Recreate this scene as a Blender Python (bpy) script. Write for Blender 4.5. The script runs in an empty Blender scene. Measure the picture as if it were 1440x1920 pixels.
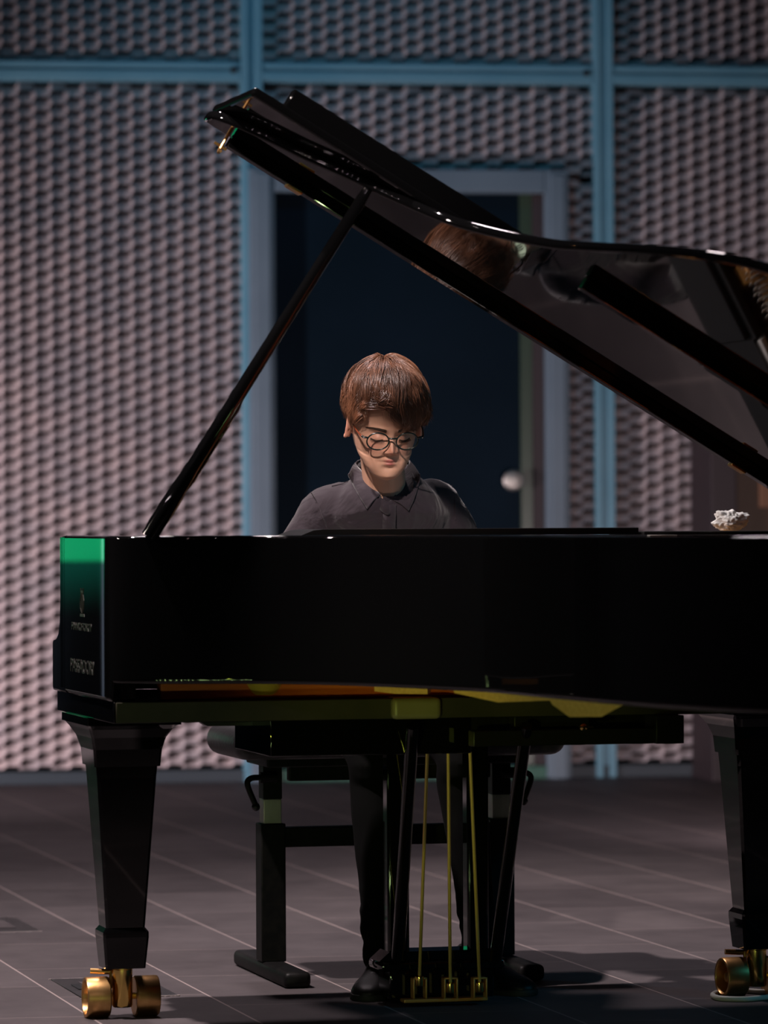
import bpy, bmesh, math, random
import numpy as np
from mathutils import Vector, Matrix, noise
from mathutils.bvhtree import BVHTree
R = math.radians
random.seed(7); rng = np.random.default_rng(7)
scene = bpy.context.scene
COL = scene.collection

# ------------------------------------------------------------------ camera, world, light, exposure
F, CAMH, HZ = 8100.0, 1.03, 975.0          # focal length in pixels of a 1440 wide frame, lens height, horizon row
cam = bpy.data.cameras.new('camera'); co = bpy.data.objects.new('camera', cam); COL.objects.link(co)
cam.sensor_fit = 'HORIZONTAL'; cam.sensor_width = 24.0; cam.lens = 135.0
cam.clip_start = 0.1; cam.clip_end = 200
co.matrix_world = (Matrix.Translation((0, 0, CAMH)) @ Matrix.Rotation(R(90) + math.atan(15 / F), 4, 'X')
                   @ Matrix.Rotation(R(-0.28), 4, 'Z'))
cam.dof.use_dof = True; cam.dof.focus_distance = 9.35; cam.dof.aperture_fstop = 4.0
scene.camera = co
w = bpy.data.worlds.new('dark_hall'); scene.world = w; w.use_nodes = True
w.node_tree.nodes['Background'].inputs[0].default_value = (0.55, 0.6, 0.75, 1)
w.node_tree.nodes['Background'].inputs[1].default_value = 0.004
scene.view_settings.view_transform = 'Standard'; scene.view_settings.look = 'None'
scene.view_settings.gamma = 1.0; scene.view_settings.exposure = 0.0
scene.view_settings.use_curve_mapping = False

def spot(name, loc, target, energy, color, angle, radius=0.12, blend=0.6):
    l = bpy.data.lights.new(name, 'SPOT'); l.energy = energy; l.color = color
    l.spot_size = R(angle); l.spot_blend = blend; l.shadow_soft_size = radius
    o = bpy.data.objects.new(name, l); COL.objects.link(o); o.location = loc
    o.rotation_euler = (Vector(target) - Vector(loc)).to_track_quat('-Z', 'Y').to_euler()
    return o
PINK = (1.0, 0.83, 0.86)
spot('stage_lamp_overhead', (-2.5, 8.2, 6.0), (0.0, 9.6, 0.6), 2100, (1, .86, .85), 56, 0.10, 0.9)
spot('stage_lamp_back', (-2.4, 9.5, 5.6), (0.74, 9.02, 1.02), 800, (1, .95, .94), 7, 0.3, 0.6)  # added, unseen: narrow spot that brightens the tissue
spot('stage_lamp_front', (-1.45, 2.2, 5.3), (-.05, 9.5, 1.2), 3000, (1, .85, .80), 9, 0.10, 0.8)
spot('stage_lamp_floor_wash', (-1.2, 12.6, 6.0), (-0.4, 11.2, 0.0), 540, (1, .84, .88), 100, 0.3, 1.0)
spot('stage_lamp_wall_wash', (-4.3, 14.3, 0.5), (-1.3, 17.1, .75), 950, (1, .82, .87), 80, 0.15, 1.0)
spot('stage_lamp_wall_right', (1.3, 12.8, 0.35), (0.9, 17.1, 0.9), 210, (1, .80, .82), 75, 0.15, 1.0)
spot('stage_lamp_blue', (-.2, 14.6, 4.6), (-.1, 17.1, 2.6), 55, (.12, .62, 1), 70, 0.1, 1.0)
spot('stage_lamp_teal', (5.5, 6.5, 3.4), (0.5, 9.3, 0.4), 120, (.05, .62, 1), 34, 0.15, 0.8)
spot('stage_lamp_green', (-1.2, 4.0, 0.25), (0.20, 9.0, 0.56), 120, (.85, .95, .12), 10.5, 0.06, 0.8)
for i in range(6):
    spot('lamp_row', (-1.15 + i * .46, -1.6, 4.3), (0, 9.2, 1.1), 14, PINK, 18, 0.03, 0.6)
for i in range(6):
    spot('side_lamp', (-7.0, .4 + i * .75, 4.6), (.3, 8.2, 1.1), 16, PINK, 16, 0.045, 0.6)
for i in range(16):
    spot('foot_lamp', (-1.15 + i * .085, 6.3, .02), (.1, 8.7, .7), 1.0, (.7, 1, .4), 50, 0.012, 0.6)
spot('stage_lamp_side', (-5.0, 8.3, 3.1), (.62, 8.66, .95), 620, (1, .84, .76), 16, .15, .6)  # added spot to brighten the piano's interior and the tissue
spot('stage_lamp_green_far', (-6.0, 11.5, 3.2), (-4.1, 16.55, 1.42), 1700, (.04, 1, .5), 13, 0.1, 0.3)  # added to light the unseen green panel that the rim mirrors

def at(px, py, d):      # the point seen at a picture position, at depth d from the lens
    return Vector(((px - 720) / F * d, d, CAMH - (py - HZ) / F * d))

# ------------------------------------------------------------------ materials
def mat(name, col, rough=.5, metal=0.0, spec=.5, **k):
    m = bpy.data.materials.new(name); m.use_nodes = True
    b = m.node_tree.nodes['Principled BSDF']
    b.inputs['Base Color'].default_value = (*col, 1); b.inputs['Roughness'].default_value = rough
    b.inputs['Metallic'].default_value = metal; b.inputs['Specular IOR Level'].default_value = spec
    for kk, vv in k.items(): b.inputs[kk.replace('_', ' ')].default_value = vv
    return m
def nn(m, t, **k):
    n = m.node_tree.nodes.new(t)
    for a, b in k.items(): setattr(n, a, b)
    return n
def lk(m, a, b): m.node_tree.links.new(a, b)
def bsdf(m): return m.node_tree.nodes['Principled BSDF']
def mottle(m, c1, c2, scale, detail=4, stretch=(1, 1, 1), bump=0, coord='Object', lo=.35, hi=.65):
    tc = nn(m, 'ShaderNodeTexCoord'); mp = nn(m, 'ShaderNodeMapping'); mp.inputs['Scale'].default_value = stretch
    nz = nn(m, 'ShaderNodeTexNoise'); nz.inputs['Scale'].default_value = scale; nz.inputs['Detail'].default_value = detail
    rp = nn(m, 'ShaderNodeValToRGB'); e = rp.color_ramp.elements
    e[0].position = lo; e[1].position = hi; e[0].color = (*c1, 1); e[1].color = (*c2, 1)
    lk(m, tc.outputs[coord], mp.inputs[0]); lk(m, mp.outputs[0], nz.inputs[0]); lk(m, nz.outputs[0], rp.inputs[0])
    lk(m, rp.outputs[0], bsdf(m).inputs['Base Color'])
    if bump:
        bp = nn(m, 'ShaderNodeBump'); bp.inputs['Strength'].default_value = bump; bp.inputs['Distance'].default_value = .004
        lk(m, nz.outputs[0], bp.inputs['Height']); lk(m, bp.outputs[0], bsdf(m).inputs['Normal'])
    return m
M = {}
M['lacquer'] = mat('black_piano_lacquer', (.0022, .0022, .0024), .035, spec=.5)
M['black'] = mat('black_satin', (.006, .006, .007), .35)
M['satin'] = mat('black_satin_lacquer', (.004, .004, .004), .4, spec=.25)
M['blackmetal'] = mottle(mat('black_painted_steel', (.005, .005, .0055), .5, spec=.2), (.003, .003, .0035), (.008, .0075, .007), 60)
M['leather'] = mottle(mat('black_leather', (.01, .01, .011), .42), (.008, .008, .009), (.018, .017, .019), 90, bump=.25)
M['brass'] = mottle(mat('brass', (.60, .34, .12), .36, 1.0), (.55, .30, .11), (.68, .40, .16), 40)
M['polished_brass'] = mat('polished_brass', (.78, .52, .16), .16, 1.0)
M['rodbrass'] = mat('satin_brass_rod', (.85, .62, .18), .40, .65)
M['dullbrass'] = mat('dull_brass_plate', (.55, .28, .07), .45, .5)
M['bellgold'] = mat('gold_painted_iron', (.85, .52, .12), .35, .25)
M['steel'] = mottle(mat('bare_steel', (.3, .3, .28), .5, 1.0), (.45, .44, .41), (.62, .60, .56), 30, stretch=(1, 1, .2))
M['gold'] = mat('gold_plate_paint', (.52, .25, .06), .32, .75)
M['wood'] = mottle(mat('soundboard_spruce', (.5, .24, .09), .5), (.55, .085, .010), (.62, .12, .018), 14, stretch=(1, 9, 9))
M['beam'] = mottle(mat('brace_spruce', (.85, .5, .15), .5), (.80, .45, .12), (.90, .54, .17), 14, stretch=(1, 9, 9))
M['stringwire'] = mat('string_wire', (.7, .6, .5), .25, 1.0)
M['copper'] = mat('copper_wound_wire', (.6, .28, .12), .3, 1.0)
M['felt'] = mat('red_felt', (.25, .02, .02), .9)
M['ivory'] = mat('white_key', (.8, .78, .72), .3)
M['ebony'] = mat('black_key', (.008, .008, .008), .3)
M['letter'] = mat('gilt_lettering', (.024, .023, .017), .4, .2)
M['frame'] = mottle(mat('blue_grey_frame_paint', (.10, .26, .34), .45), (.085, .235, .315), (.115, .275, .355), 3)
M['doorframe'] = mottle(mat('grey_door_frame_paint', (.105, .155, .195), .5), (.095, .143, .182), (.115, .168, .21), 3)
M['door'] = mottle(mat('navy_door_leaf', (.002, .008, .015), .6, spec=.06), (.0015, .007, .013), (.0025, .009, .017), 2)
M['doorglass'] = mat('green_door_edge_glass', (.028, .052, .034), .3)  # green reflection at the door edge, put into the base colour
M['threshold'] = mat('green_lit_threshold', (.012, .10, .065), .5)  # green light at the door's foot, put into the threshold's colour
M['mesh'] = mottle(mat('expanded_metal_paint', (.42, .36, .36), .5), (.36, .32, .33), (.46, .38, .375), 6)
M['void'] = mat('dark_cavity_lining', (.004, .005, .007), .9)
M['plum'] = mat('plum_post_paint', (.020, .012, .015), .6)
M['wallwood'] = mottle(mat('brown_wood_panel', (.2, .11, .06), .6), (.15, .070, .034), (.19, .09, .045), 5, stretch=(6, 6, .6))
M['wallwood_dark'] = mottle(mat('dark_wood_panel', (.08, .05, .03), .6), (.040, .021, .010), (.055, .029, .014), 5, stretch=(6, 6, .6))
M['white'] = mat('white_paint', (.7, .7, .7), .6)
M['greenpanel'] = mat('green_lit_panel', (.16, .7, .5), .6)  # green light on the panel is put into its colour too
M['navytone'] = mat('navy_dado_paint', (.008, .05, .085), .6)  # navy tone of the rim's reflection, put into this colour
M['olivelit'] = mottle(mat('olive_lit_rail', (.026, .023, .012), .5, spec=.3), (.022, .020, .010), (.030, .026, .014), 20)  # olive light on the keybed's back edge, put into its colour
M['paleoak'] = mottle(mat('stained_block_wood', (.17, .155, .07), .4), (.15, .135, .06), (.19, .17, .08), 20)  # lighter copy: brightest olive light, put into the lyre block's colour
M['skirting'] = mat('grey_skirting_paint', (.035, .050, .062), .6)
M['hatch'] = mottle(mat('floor_hatch_metal', (.02, .019, .02), .4), (.012, .0115, .012), (.026, .025, .026), 30)
M['grout'] = mat('pale_grout_edge', (.34, .29, .28), .9)
M['cable'] = mat('white_cable_sheath', (.55, .56, .5), .5)
M['lens'] = None
M['glassframe'] = mat('dark_green_spectacle_frame', (.006, .012, .011), .22)
M['temple'] = mat('spectacle_temple', (.16, .035, .015), .25)
M['lip'] = None
M['shoe'] = mat('black_shoe_leather', (.006, .0055, .005), .5, spec=.3)
M['sole'] = mat('black_shoe_sole', (.012, .012, .012), .7)
M['trousers'] = mat('black_trouser_cloth', (.002, .002, .0022), .9, spec=.1)
M['button'] = mat('dark_shirt_button', (.02, .022, .03), .3)

m = mat('black_shirt_cotton', (.021, .0145, .020), .82, spec=.25); M['shirt'] = m
tc = nn(m, 'ShaderNodeTexCoord'); nz = nn(m, 'ShaderNodeTexNoise'); nz.inputs['Scale'].default_value = 11; nz.inputs['Detail'].default_value = 3
nz.inputs['Distortion'].default_value = 1.2
bp = nn(m, 'ShaderNodeBump'); bp.inputs['Strength'].default_value = .55; bp.inputs['Distance'].default_value = .02
nz2 = nn(m, 'ShaderNodeTexNoise'); nz2.inputs['Scale'].default_value = 700
bp2 = nn(m, 'ShaderNodeBump'); bp2.inputs['Strength'].default_value = .15; bp2.inputs['Distance'].default_value = .001
lk(m, tc.outputs['Object'], nz.inputs[0]); lk(m, nz.outputs[0], bp.inputs['Height']); lk(m, tc.outputs['Object'], nz2.inputs[0])
lk(m, nz2.outputs[0], bp2.inputs['Height']); lk(m, bp.outputs[0], bp2.inputs['Normal']); lk(m, bp2.outputs[0], bsdf(m).inputs['Normal'])
bsdf(m).inputs['Sheen Weight'].default_value = .25; bsdf(m).inputs['Sheen Roughness'].default_value = .5

m = mat('skin', (.62, .36, .26), .45, spec=.4); M['skin'] = m
at_ = nn(m, 'ShaderNodeVertexColor', layer_name='tint'); lk(m, at_.outputs[0], bsdf(m).inputs['Base Color'])
bsdf(m).inputs['Subsurface Weight'].default_value = .12; bsdf(m).inputs['Subsurface Radius'].default_value = (.010, .004, .002)
m = mat('brown_hair', (.12, .045, .02), .34, spec=.7); M['hair'] = m
at_ = nn(m, 'ShaderNodeVertexColor', layer_name='tint'); lk(m, at_.outputs[0], bsdf(m).inputs['Base Color'])
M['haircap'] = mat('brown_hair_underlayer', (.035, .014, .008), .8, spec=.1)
M['brow'] = mat('dark_brow_hair', (.035, .018, .01), .6)
m = bpy.data.materials.new('spectacle_lens'); m.use_nodes = True; M['lens'] = m
nt = m.node_tree; nt.nodes.clear()
o_ = nn(m, 'ShaderNodeOutputMaterial'); mx = nn(m, 'ShaderNodeMixShader'); tr = nn(m, 'ShaderNodeBsdfTransparent'); gl = nn(m, 'ShaderNodeBsdfGlossy')
gl.inputs['Roughness'].default_value = .02; fr = nn(m, 'ShaderNodeFresnel'); fr.inputs[0].default_value = 1.55
gl.inputs[0].default_value = (.75, 1, .8, 1)
lk(m, fr.outputs[0], mx.inputs[0]); lk(m, tr.outputs[0], mx.inputs[1]); lk(m, gl.outputs[0], mx.inputs[2]); lk(m, mx.outputs[0], o_.inputs[0])
M['tissue'] = mat('white_tissue', (.93, .91, .90), .9, spec=.1)

# floor: slate tiles 0.32 x 0.6 in running bond, strips along the piano's axis
m = mat('slate_floor_tile', (.1, .09, .095), .62, spec=.15); M['floor'] = m
FA = R(11.0)
tc = nn(m, 'ShaderNodeTexCoord'); mp = nn(m, 'ShaderNodeMapping'); mp.vector_type = 'POINT'
mp.inputs['Location'].default_value = (0, 0, 0)
vr = nn(m, 'ShaderNodeVectorRotate'); vr.rotation_type = 'Z_AXIS'; vr.inputs['Center'].default_value = (.03, 9.02, 0); vr.inputs['Angle'].default_value = -FA * 1.27
lk(m, tc.outputs['Object'], vr.inputs[0])
sb = nn(m, 'ShaderNodeVectorMath', operation='SUBTRACT'); sb.inputs[1].default_value = (.03, 9.02, 0); lk(m, vr.outputs[0], sb.inputs[0])
sp = nn(m, 'ShaderNodeSeparateXYZ'); lk(m, sb.outputs[0], sp.inputs[0])
def math_(op, a, b=None):
    n = nn(m, 'ShaderNodeMath', operation=op)
    for i, x in enumerate((a, b)):
        if x is None: continue
        if isinstance(x, (int, float)): n.inputs[i].default_value = x
        else: lk(m, x, n.inputs[i])
    return n.outputs[0]
TW, TL = .318, .60
u_ = math_('DIVIDE', sp.outputs[0], TW); uf = math_('FLOOR', u_); ufr = math_('FRACT', u_)
skew = math_('MULTIPLY', sp.outputs[0], .10)
st_ = math_('MULTIPLY', uf, .37)
v_ = math_('ADD', math_('DIVIDE', math_('ADD', sp.outputs[1], skew), TL), st_); vfr = math_('FRACT', v_); vf = math_('FLOOR', v_)
du = math_('MULTIPLY', math_('MINIMUM', ufr, math_('SUBTRACT', 1.0, ufr)), TW)
dv = math_('MULTIPLY', math_('MINIMUM', vfr, math_('SUBTRACT', 1.0, vfr)), TL)
lu = math_('LESS_THAN', du, .0024); lv = math_('LESS_THAN', dv, .0017)
ln = math_('MAXIMUM', lu, math_('MULTIPLY', lv, .7))
nz = nn(m, 'ShaderNodeTexNoise'); nz.inputs['Scale'].default_value = 5; nz.inputs['Detail'].default_value = 8; nz.inputs['Roughness'].default_value = .65
mp2 = nn(m, 'ShaderNodeMapping'); mp2.inputs['Scale'].default_value = (1, .8, 1); lk(m, sb.outputs[0], mp2.inputs[0]); lk(m, mp2.outputs[0], nz.inputs[0])
wn = nn(m, 'ShaderNodeTexWhiteNoise', noise_dimensions='2D'); cb = nn(m, 'ShaderNodeCombineXYZ'); lk(m, uf, cb.inputs[0]); lk(m, vf, cb.inputs[1]); lk(m, cb.outputs[0], wn.inputs[0])
tone = math_('ADD', math_('MULTIPLY', nz.outputs[0], .7), math_('MULTIPLY', wn.outputs[0], .22))
rp = nn(m, 'ShaderNodeValToRGB'); e = rp.color_ramp.elements; e[0].position = .25; e[1].position = .75
e[0].color = (.062, .053, .056, 1); e[1].color = (.122, .105, .108, 1); lk(m, tone, rp.inputs[0])
mixc = nn(m, 'ShaderNodeMix', data_type='RGBA'); lk(m, ln, mixc.inputs[0]); lk(m, rp.outputs[0], mixc.inputs[6]); mixc.inputs[7].default_value = (.32, .26, .25, 1)
lk(m, mixc.outputs[2], bsdf(m).inputs['Base Color'])
bp = nn(m, 'ShaderNodeBump'); bp.inputs['Strength'].default_value = .12; bp.inputs['Distance'].default_value = .004; lk(m, nz.outputs[0], bp.inputs['Height']); lk(m, bp.outputs[0], bsdf(m).inputs['Normal'])

# ------------------------------------------------------------------ mesh helpers
def smooth(me, ang=32, flat=False):
    n = len(me.polygons); ar = np.empty(n); me.polygons.foreach_get('area', ar)
    lt = np.empty(n, dtype=int); me.polygons.foreach_get('loop_total', lt)
    sm = np.ones(n, dtype=bool)
    if flat: sm = ~((lt > 4) | (ar > 1.2e-3) | (ar > np.median(ar) * 12) & (ar > 1e-4))      # broad flat faces keep their own normal
    me.polygons.foreach_set('use_smooth', np.ones(n, dtype=bool)); me.set_sharp_from_angle(angle=R(ang))
    if flat: me.polygons.foreach_set('use_smooth', sm)
def obj(name, bm, m, parent=None, ang=32, off=None, flat=None):
    me = bpy.data.meshes.new(name)
    if isinstance(bm, bmesh.types.BMesh):
        if off is not None: bmesh.ops.translate(bm, verts=bm.verts, vec=-Vector(off))
        bmesh.ops.recalc_face_normals(bm, faces=bm.faces)
        bm.to_mesh(me); bm.free()
    else:
        V_, F_ = bm
        V_ = np.asarray(V_, dtype=float)
        if off is not None: V_ = V_ - np.array(off)
        me.from_pydata(V_.tolist(), [], F_ if isinstance(F_, list) else F_.tolist())
    if ang: smooth(me, ang, ang <= 32 if flat is None else flat)
    me.materials.append(m if not isinstance(m, str) else M[m])
    o = bpy.data.objects.new(name, me); COL.objects.link(o)
    if parent: o.parent = parent
    return o
def tag(o, label=None, cat=None, group=None, kind=None):
    if label: o['label'] = label
    if cat: o['category'] = cat
    if group: o['group'] = group
    if kind: o['kind'] = kind
    return o
def empty(name, loc=(0, 0, 0), rz=0):
    o = bpy.data.objects.new(name, None); COL.objects.link(o); o.location = loc; o.rotation_euler = (0, 0, rz)
    o.empty_display_size = .1
    return o
def nb(): return bmesh.new()
def box(bm, x, y, z, bev=0.0, seg=2):
    r = bmesh.ops.create_cube(bm, size=1.0); vs = r['verts']
    for v in vs: v.co = Vector((x[0] + (v.co.x + .5) * (x[1] - x[0]), y[0] + (v.co.y + .5) * (y[1] - y[0]), z[0] + (v.co.z + .5) * (z[1] - z[0])))
    if bev:
        es = list({e for v in vs for e in v.link_edges})
        bmesh.ops.bevel(bm, geom=es, offset=bev, segments=seg, affect='EDGES', profile=.5)
    return bm
def prism(bm, poly, lo, hi, axis='z', bev=0.0, seg=2):
    mk = {'z': lambda a, b, c: (a, b, c), 'x': lambda a, b, c: (c, a, b), 'y': lambda a, b, c: (a, c, b)}[axis]
    va = [bm.verts.new(mk(a, b, lo)) for a, b in poly]; vb = [bm.verts.new(mk(a, b, hi)) for a, b in poly]
    f1 = bm.faces.new(va); f2 = bm.faces.new(vb[::-1]); n = len(poly); fs = [f1, f2]
    for i in range(n): fs.append(bm.faces.new((va[i], vb[i], vb[(i + 1) % n], va[(i + 1) % n])))
    bmesh.ops.recalc_face_normals(bm, faces=fs)
    if bev:
        es = list(set(f1.edges) | set(f2.edges))
        bmesh.ops.bevel(bm, geom=es, offset=bev, segments=seg, affect='EDGES', profile=.5)
    return bm
def frames(pts):
    P = [Vector(p) for p in pts]; out = []; prev = None
    for i in range(len(P)):
        t = (P[min(i + 1, len(P) - 1)] - P[max(i - 1, 0)]).normalized()
        if prev is None:
            a = Vector((0, 0, 1)) if abs(t.z) < .9 else Vector((1, 0, 0)); n = t.cross(a).normalized()
        else: n = (prev - t * prev.dot(t)).normalized()
        prev = n; out.append((P[i], n, t.cross(n)))
    return out
def tube(bm, pts, rad, seg=10, cap=True, sx=1.0):
    fr_ = frames(pts); rings = []
    if not hasattr(rad, '__len__'): rad = [rad] * len(pts)
    for (p, n, b), r in zip(fr_, rad):
        rings.append([bm.verts.new(p + (n * math.cos(2 * math.pi * k / seg) + b * math.sin(2 * math.pi * k / seg) * sx) * r) for k in range(seg)])
    for a, b in zip(rings, rings[1:]):
        for k in range(seg): bm.faces.new((a[k], a[(k + 1) % seg], b[(k + 1) % seg], b[k]))
    if cap: bm.faces.new(rings[0][::-1]); bm.faces.new(rings[-1])
    return bm
def lathe(bm, prof, seg=24, mtx=Matrix.Identity(4)):     # prof = (radius, height) pairs about local z
    rings = []
    for r, h in prof:
        rings.append([bm.verts.new(mtx @ Vector((r * math.cos(2 * math.pi * k / seg), r * math.sin(2 * math.pi * k / seg), h))) for k in range(seg)])
    for a, b in zip(rings, rings[1:]):
        for k in range(seg): bm.faces.new((a[k], a[(k + 1) % seg], b[(k + 1) % seg], b[k]))
    bm.faces.new(rings[0][::-1]); bm.faces.new(rings[-1])
    return bm
def ball(bm, c, r, seg=16, sc=(1, 1, 1), mtx=None):
    mt = Matrix.Translation(Vector(c)) @ (mtx or Matrix.Identity(4)) @ Matrix.Diagonal((r * sc[0], r * sc[1], r * sc[2], 1))
    bmesh.ops.create_uvsphere(bm, u_segments=seg, v_segments=max(8, seg // 2), radius=1.0, matrix=mt)
    return bm
def catmull(pts, n=8, closed=False):
    P = [Vector(p) for p in pts]; out = []; N = len(P)
    for i in range(N if closed else N - 1):
        p0, p1, p2, p3 = (P[(i - 1) % N], P[i], P[(i + 1) % N], P[(i + 2) % N]) if closed else (P[max(i - 1, 0)], P[i], P[i + 1], P[min(i + 2, N - 1)])
        for k in range(n):
            t = k / n
            out.append(.5 * ((2 * p1) + (p2 - p0) * t + (2 * p0 - 5 * p1 + 4 * p2 - p3) * t * t + (3 * p1 - p0 - 3 * p2 + p3) * t ** 3))
    if not closed: out.append(P[-1])
    return out
def struct(o): return tag(o, kind='structure')

# ------------------------------------------------------------------ room
fl = struct(obj('floor', box(nb(), (-14, 14), (-6, 22), (-.1, 0)), 'floor', ang=0))
WY, WR = 17.1, R(7.5)
def wl(px):                                    # position along the back wall of a picture column
    k = (px - 720) / F; X = k * WY / (1 - k * math.tan(WR)); return X / math.cos(WR)
def zw(py, px=720):
    d = WY + (px - 720) / F * WY * math.tan(WR); return CAMH - (py - HZ) * d / F
wall = empty('wall_back', (0, WY, 0), WR); struct(wall)
struct(obj('cavity_lining', box(nb(), (-9, 9), (.30, .40), (0, 4.6)), 'void', wall, 0))
# expanded metal: louvred wavy strands that meet at the bonds
PW, PH = .128, .0525
def mesh_screen(x0, x1, z0, z1):
    n0 = math.floor(x0 / PW * 22); n1 = math.ceil(x1 / PW * 22); xs = np.arange(n0, n1 + 1) / 22 * PW
    xs = np.clip(xs, x0, x1); k0 = int(z0 / (PH / 2)); k1 = int(z1 / (PH / 2))
    V_, F_ = [], []; nx = len(xs); base = 0
    for k in range(k0, k1):
        ph = math.pi * (k % 2)
        c = np.tanh(5.0 * np.cos(2 * np.pi * xs / PW + ph))
        zc = k * PH / 2 + PH / 4 * c * .97
        twist = np.sin(2 * np.pi * xs / PW + ph)            # strands lean one way, then the other
        e = .013 + .0 * twist; h = .0200 + .0 * np.abs(c)
        t = .003
        for (dy, dz) in ((-e, -h), (e, h), (e + t, h), (-e + t, -h)):
            V_.append(np.stack([xs, .03 + dy * np.ones(nx) + .006 * twist, np.clip(zc + dz, z0, z1)], 1))
        i = np.arange(nx - 1)
        for a in range(4):
            b = (a + 1) % 4
            F_.append(np.stack([base + a * nx + i, base + a * nx + i + 1, base + b * nx + i + 1, base + b * nx + i], 1))
        base += 4 * nx
    o = obj('mesh_screen', (np.concatenate(V_), np.concatenate(F_)), 'mesh', wall, 60)
    return struct(o)
ML, MR, BT, BB = (wl(455), wl(496)), (wl(1115), wl(1153)), zw(117), zw(156)
XR = wl(1292); ML0 = ML[0] - (MR[0] - ML[0])
for a, b in ((-3.3, ML0), (ML0 + .083, ML[0]), (ML[1], MR[0]), (MR[1], wl(2700))):
    mesh_screen(a, b, BT, 4.3)
DL, DRr, DT = wl(468), wl(1066), zw(318)
mesh_screen(ML0 + .083, ML[0], .06, BB); mesh_screen(ML[1], MR[0], DT - .02, BB); mesh_screen(DRr - .01, MR[0], .06, DT - .02); mesh_screen(MR[1], wl(2700), .06, BB)
mesh_screen(-3.3, ML0, .06, BB)
def chan(bm, x, z, y=(-.01, .09), horizontal=False):       # extruded frame profile with a shallow channel
    box(bm, x, y, z, .004)
    if horizontal: zz = (z[0] + (z[1] - z[0]) * .56, z[1] - (z[1] - z[0]) * .08); box(bm, x, (y[0] - .012, y[0]), (z[0] + .004, z[0] + (z[1] - z[0]) * .5), .004); box(bm, x, (y[0] - .008, y[0]), (zz[0] + .006, zz[1]), .003)
    else:
        wd = x[1] - x[0]
        box(bm, (x[0], x[0] + wd * .36), (y[0] - .012, y[0]), z, .004); box(bm, (x[1] - wd * .36, x[1]), (y[0] - .012, y[0]), z, .004)
    return bm
i = 1
for x in ((ML0, ML0 + .083), ML, MR):
    struct(obj('trim_%d' % i, chan(nb(), x, (0, 4.4)), 'frame', wall)); i += 1
for a, b in ((-3.3, ML0), (ML0 + .083, ML[0]), (ML[1], MR[0]), (MR[1], wl(2700))):
    t_ = struct(obj('trim_%d' % i, chan(nb(), (a, b), (BB, BT), horizontal=True), 'frame', wall)); i += 1
    if b in (ML[0], MR[0]):
        q = nb(); lathe(q, [(.002, 0), (.013, 0), (.013, .006), (.002, .006)], 12, Matrix.Translation((b - .03, -.022, (BB + BT) / 2 + .004)) @ Matrix.Rotation(R(90), 4, 'X'))
        struct(obj('bolt', q, 'void', t_))
k = 1
for a, b in ((-3.3, ML[0]), (DRr, wl(2700))):
    struct(obj('baseboard_back' + ('' if k == 1 else '_right'), box(nb(), (a, b), (-.012, .09), (0, .05), .004), 'skirting', wall)); k += 1
struct(obj('navy_reflection_panel', box(nb(), (-8, -3.3), (-.02, .09), (0, .87), .004), 'navytone', wall))  # unseen, added so the rim's side mirrors navy low down
struct(obj('green_wall_panel', box(nb(), (-4.80, -3.3), (-.02, .09), (.87, 1.32), .004), 'greenpanel', wall))  # unseen, added for the green reflection in the rim's side
struct(obj('dark_wall_panel', box(nb(), (-8, -4.80), (-.02, .09), (.87, 4.4), .004), 'void', wall))  # unseen dark panels, added to bound the green reflection
struct(obj('dark_wall_panel', box(nb(), (-4.80, -3.3), (-.02, .09), (1.32, 4.4), .004), 'void', wall))
# the door in its grey frame
door = empty('door_1', (wl(768), -.05, 0)); door.parent = wall; struct(door)
dx = wl(768); il, ir, it = wl(516) - dx, wl(1021) - dx, zw(362); ol, or_, ot = DL - dx, DRr - dx, DT
q = nb(); box(q, (ol, il), (0, .14), (0, ot), .006); box(q, (ir, or_), (0, .14), (0, ot), .006); box(q, (il, ir), (0, .14), (it, ot), .006)
box(q, (ol + .02, il - .02), (-.01, 0), (0, ot - .02), .004); box(q, (ir + .02, or_ - .02), (-.01, 0), (0, ot - .02), .004)
struct(obj('door_frame', q, 'doorframe', door))
e1 = wl(978) - dx; e2 = wl(1001) - dx
q = nb(); box(q, (il, e1), (.07, .115), (.05, it), .003)
struct(obj('door_leaf', q, 'door', door))
struct(obj('glass_edge_strip', box(nb(), (e1, e2), (.06, .115), (.05, it), .003), 'doorglass', door))
struct(obj('door_jamb', box(nb(), (e2, ir), (.04, .13), (.05, it), .003), 'plum', door))
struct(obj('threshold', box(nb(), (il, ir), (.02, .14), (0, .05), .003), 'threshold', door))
kp = wl(960) - dx; kz = zw(902)
q = nb(); lathe(q, [(r_ * 1.2, h_) for r_, h_ in [(.006, 0), (.026, 0), (.026, .006), (.012, .010), (.012, .03), (.022, .036), (.033, .05), (.034, .062), (.026, .074), (.008, .079)]], 24, Matrix.Translation((kp, .072, kz)) @ Matrix.Rotation(R(90), 4, 'X'))
struct(obj('door_knob', q, M['steel'], door))
# brown cabinet against the wall at the right
cab = empty('wooden_cabinet', wall.matrix_world @ Vector((0, 0, 0)), 0)
cw0, cw1 = wl(1293), wl(1341); cab.location = Matrix.Translation((0, WY, 0)) @ Matrix.Rotation(WR, 4, 'Z') @ Vector((cw0, -.02, 0)); cab.rotation_euler = (0, 0, WR)
tag(cab, 'brown wooden cabinet with a plum side post standing against the wall at far right', 'cabinet')
obj('side_post', box(nb(), (0, cw1 - cw0), (-.40, 0), (0, 1.92), .006), 'plum', cab)
obj('carcass', box(nb(), (cw1 - cw0, 1.9), (-.36, 0), (0, 1.90), .006), 'wallwood_dark', cab)
ax = wl(1384) - cw0; bx = cw1 - cw0 + .01
obj('upper_door', box(nb(), (ax, 1.3), (-.382, -.36), (zw(955), 1.86), .004), 'wallwood', cab)
obj('lower_door', box(nb(), (bx, 1.3), (-.378, -.36), (.05, zw(1330)), .004), 'wallwood', cab)
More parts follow.
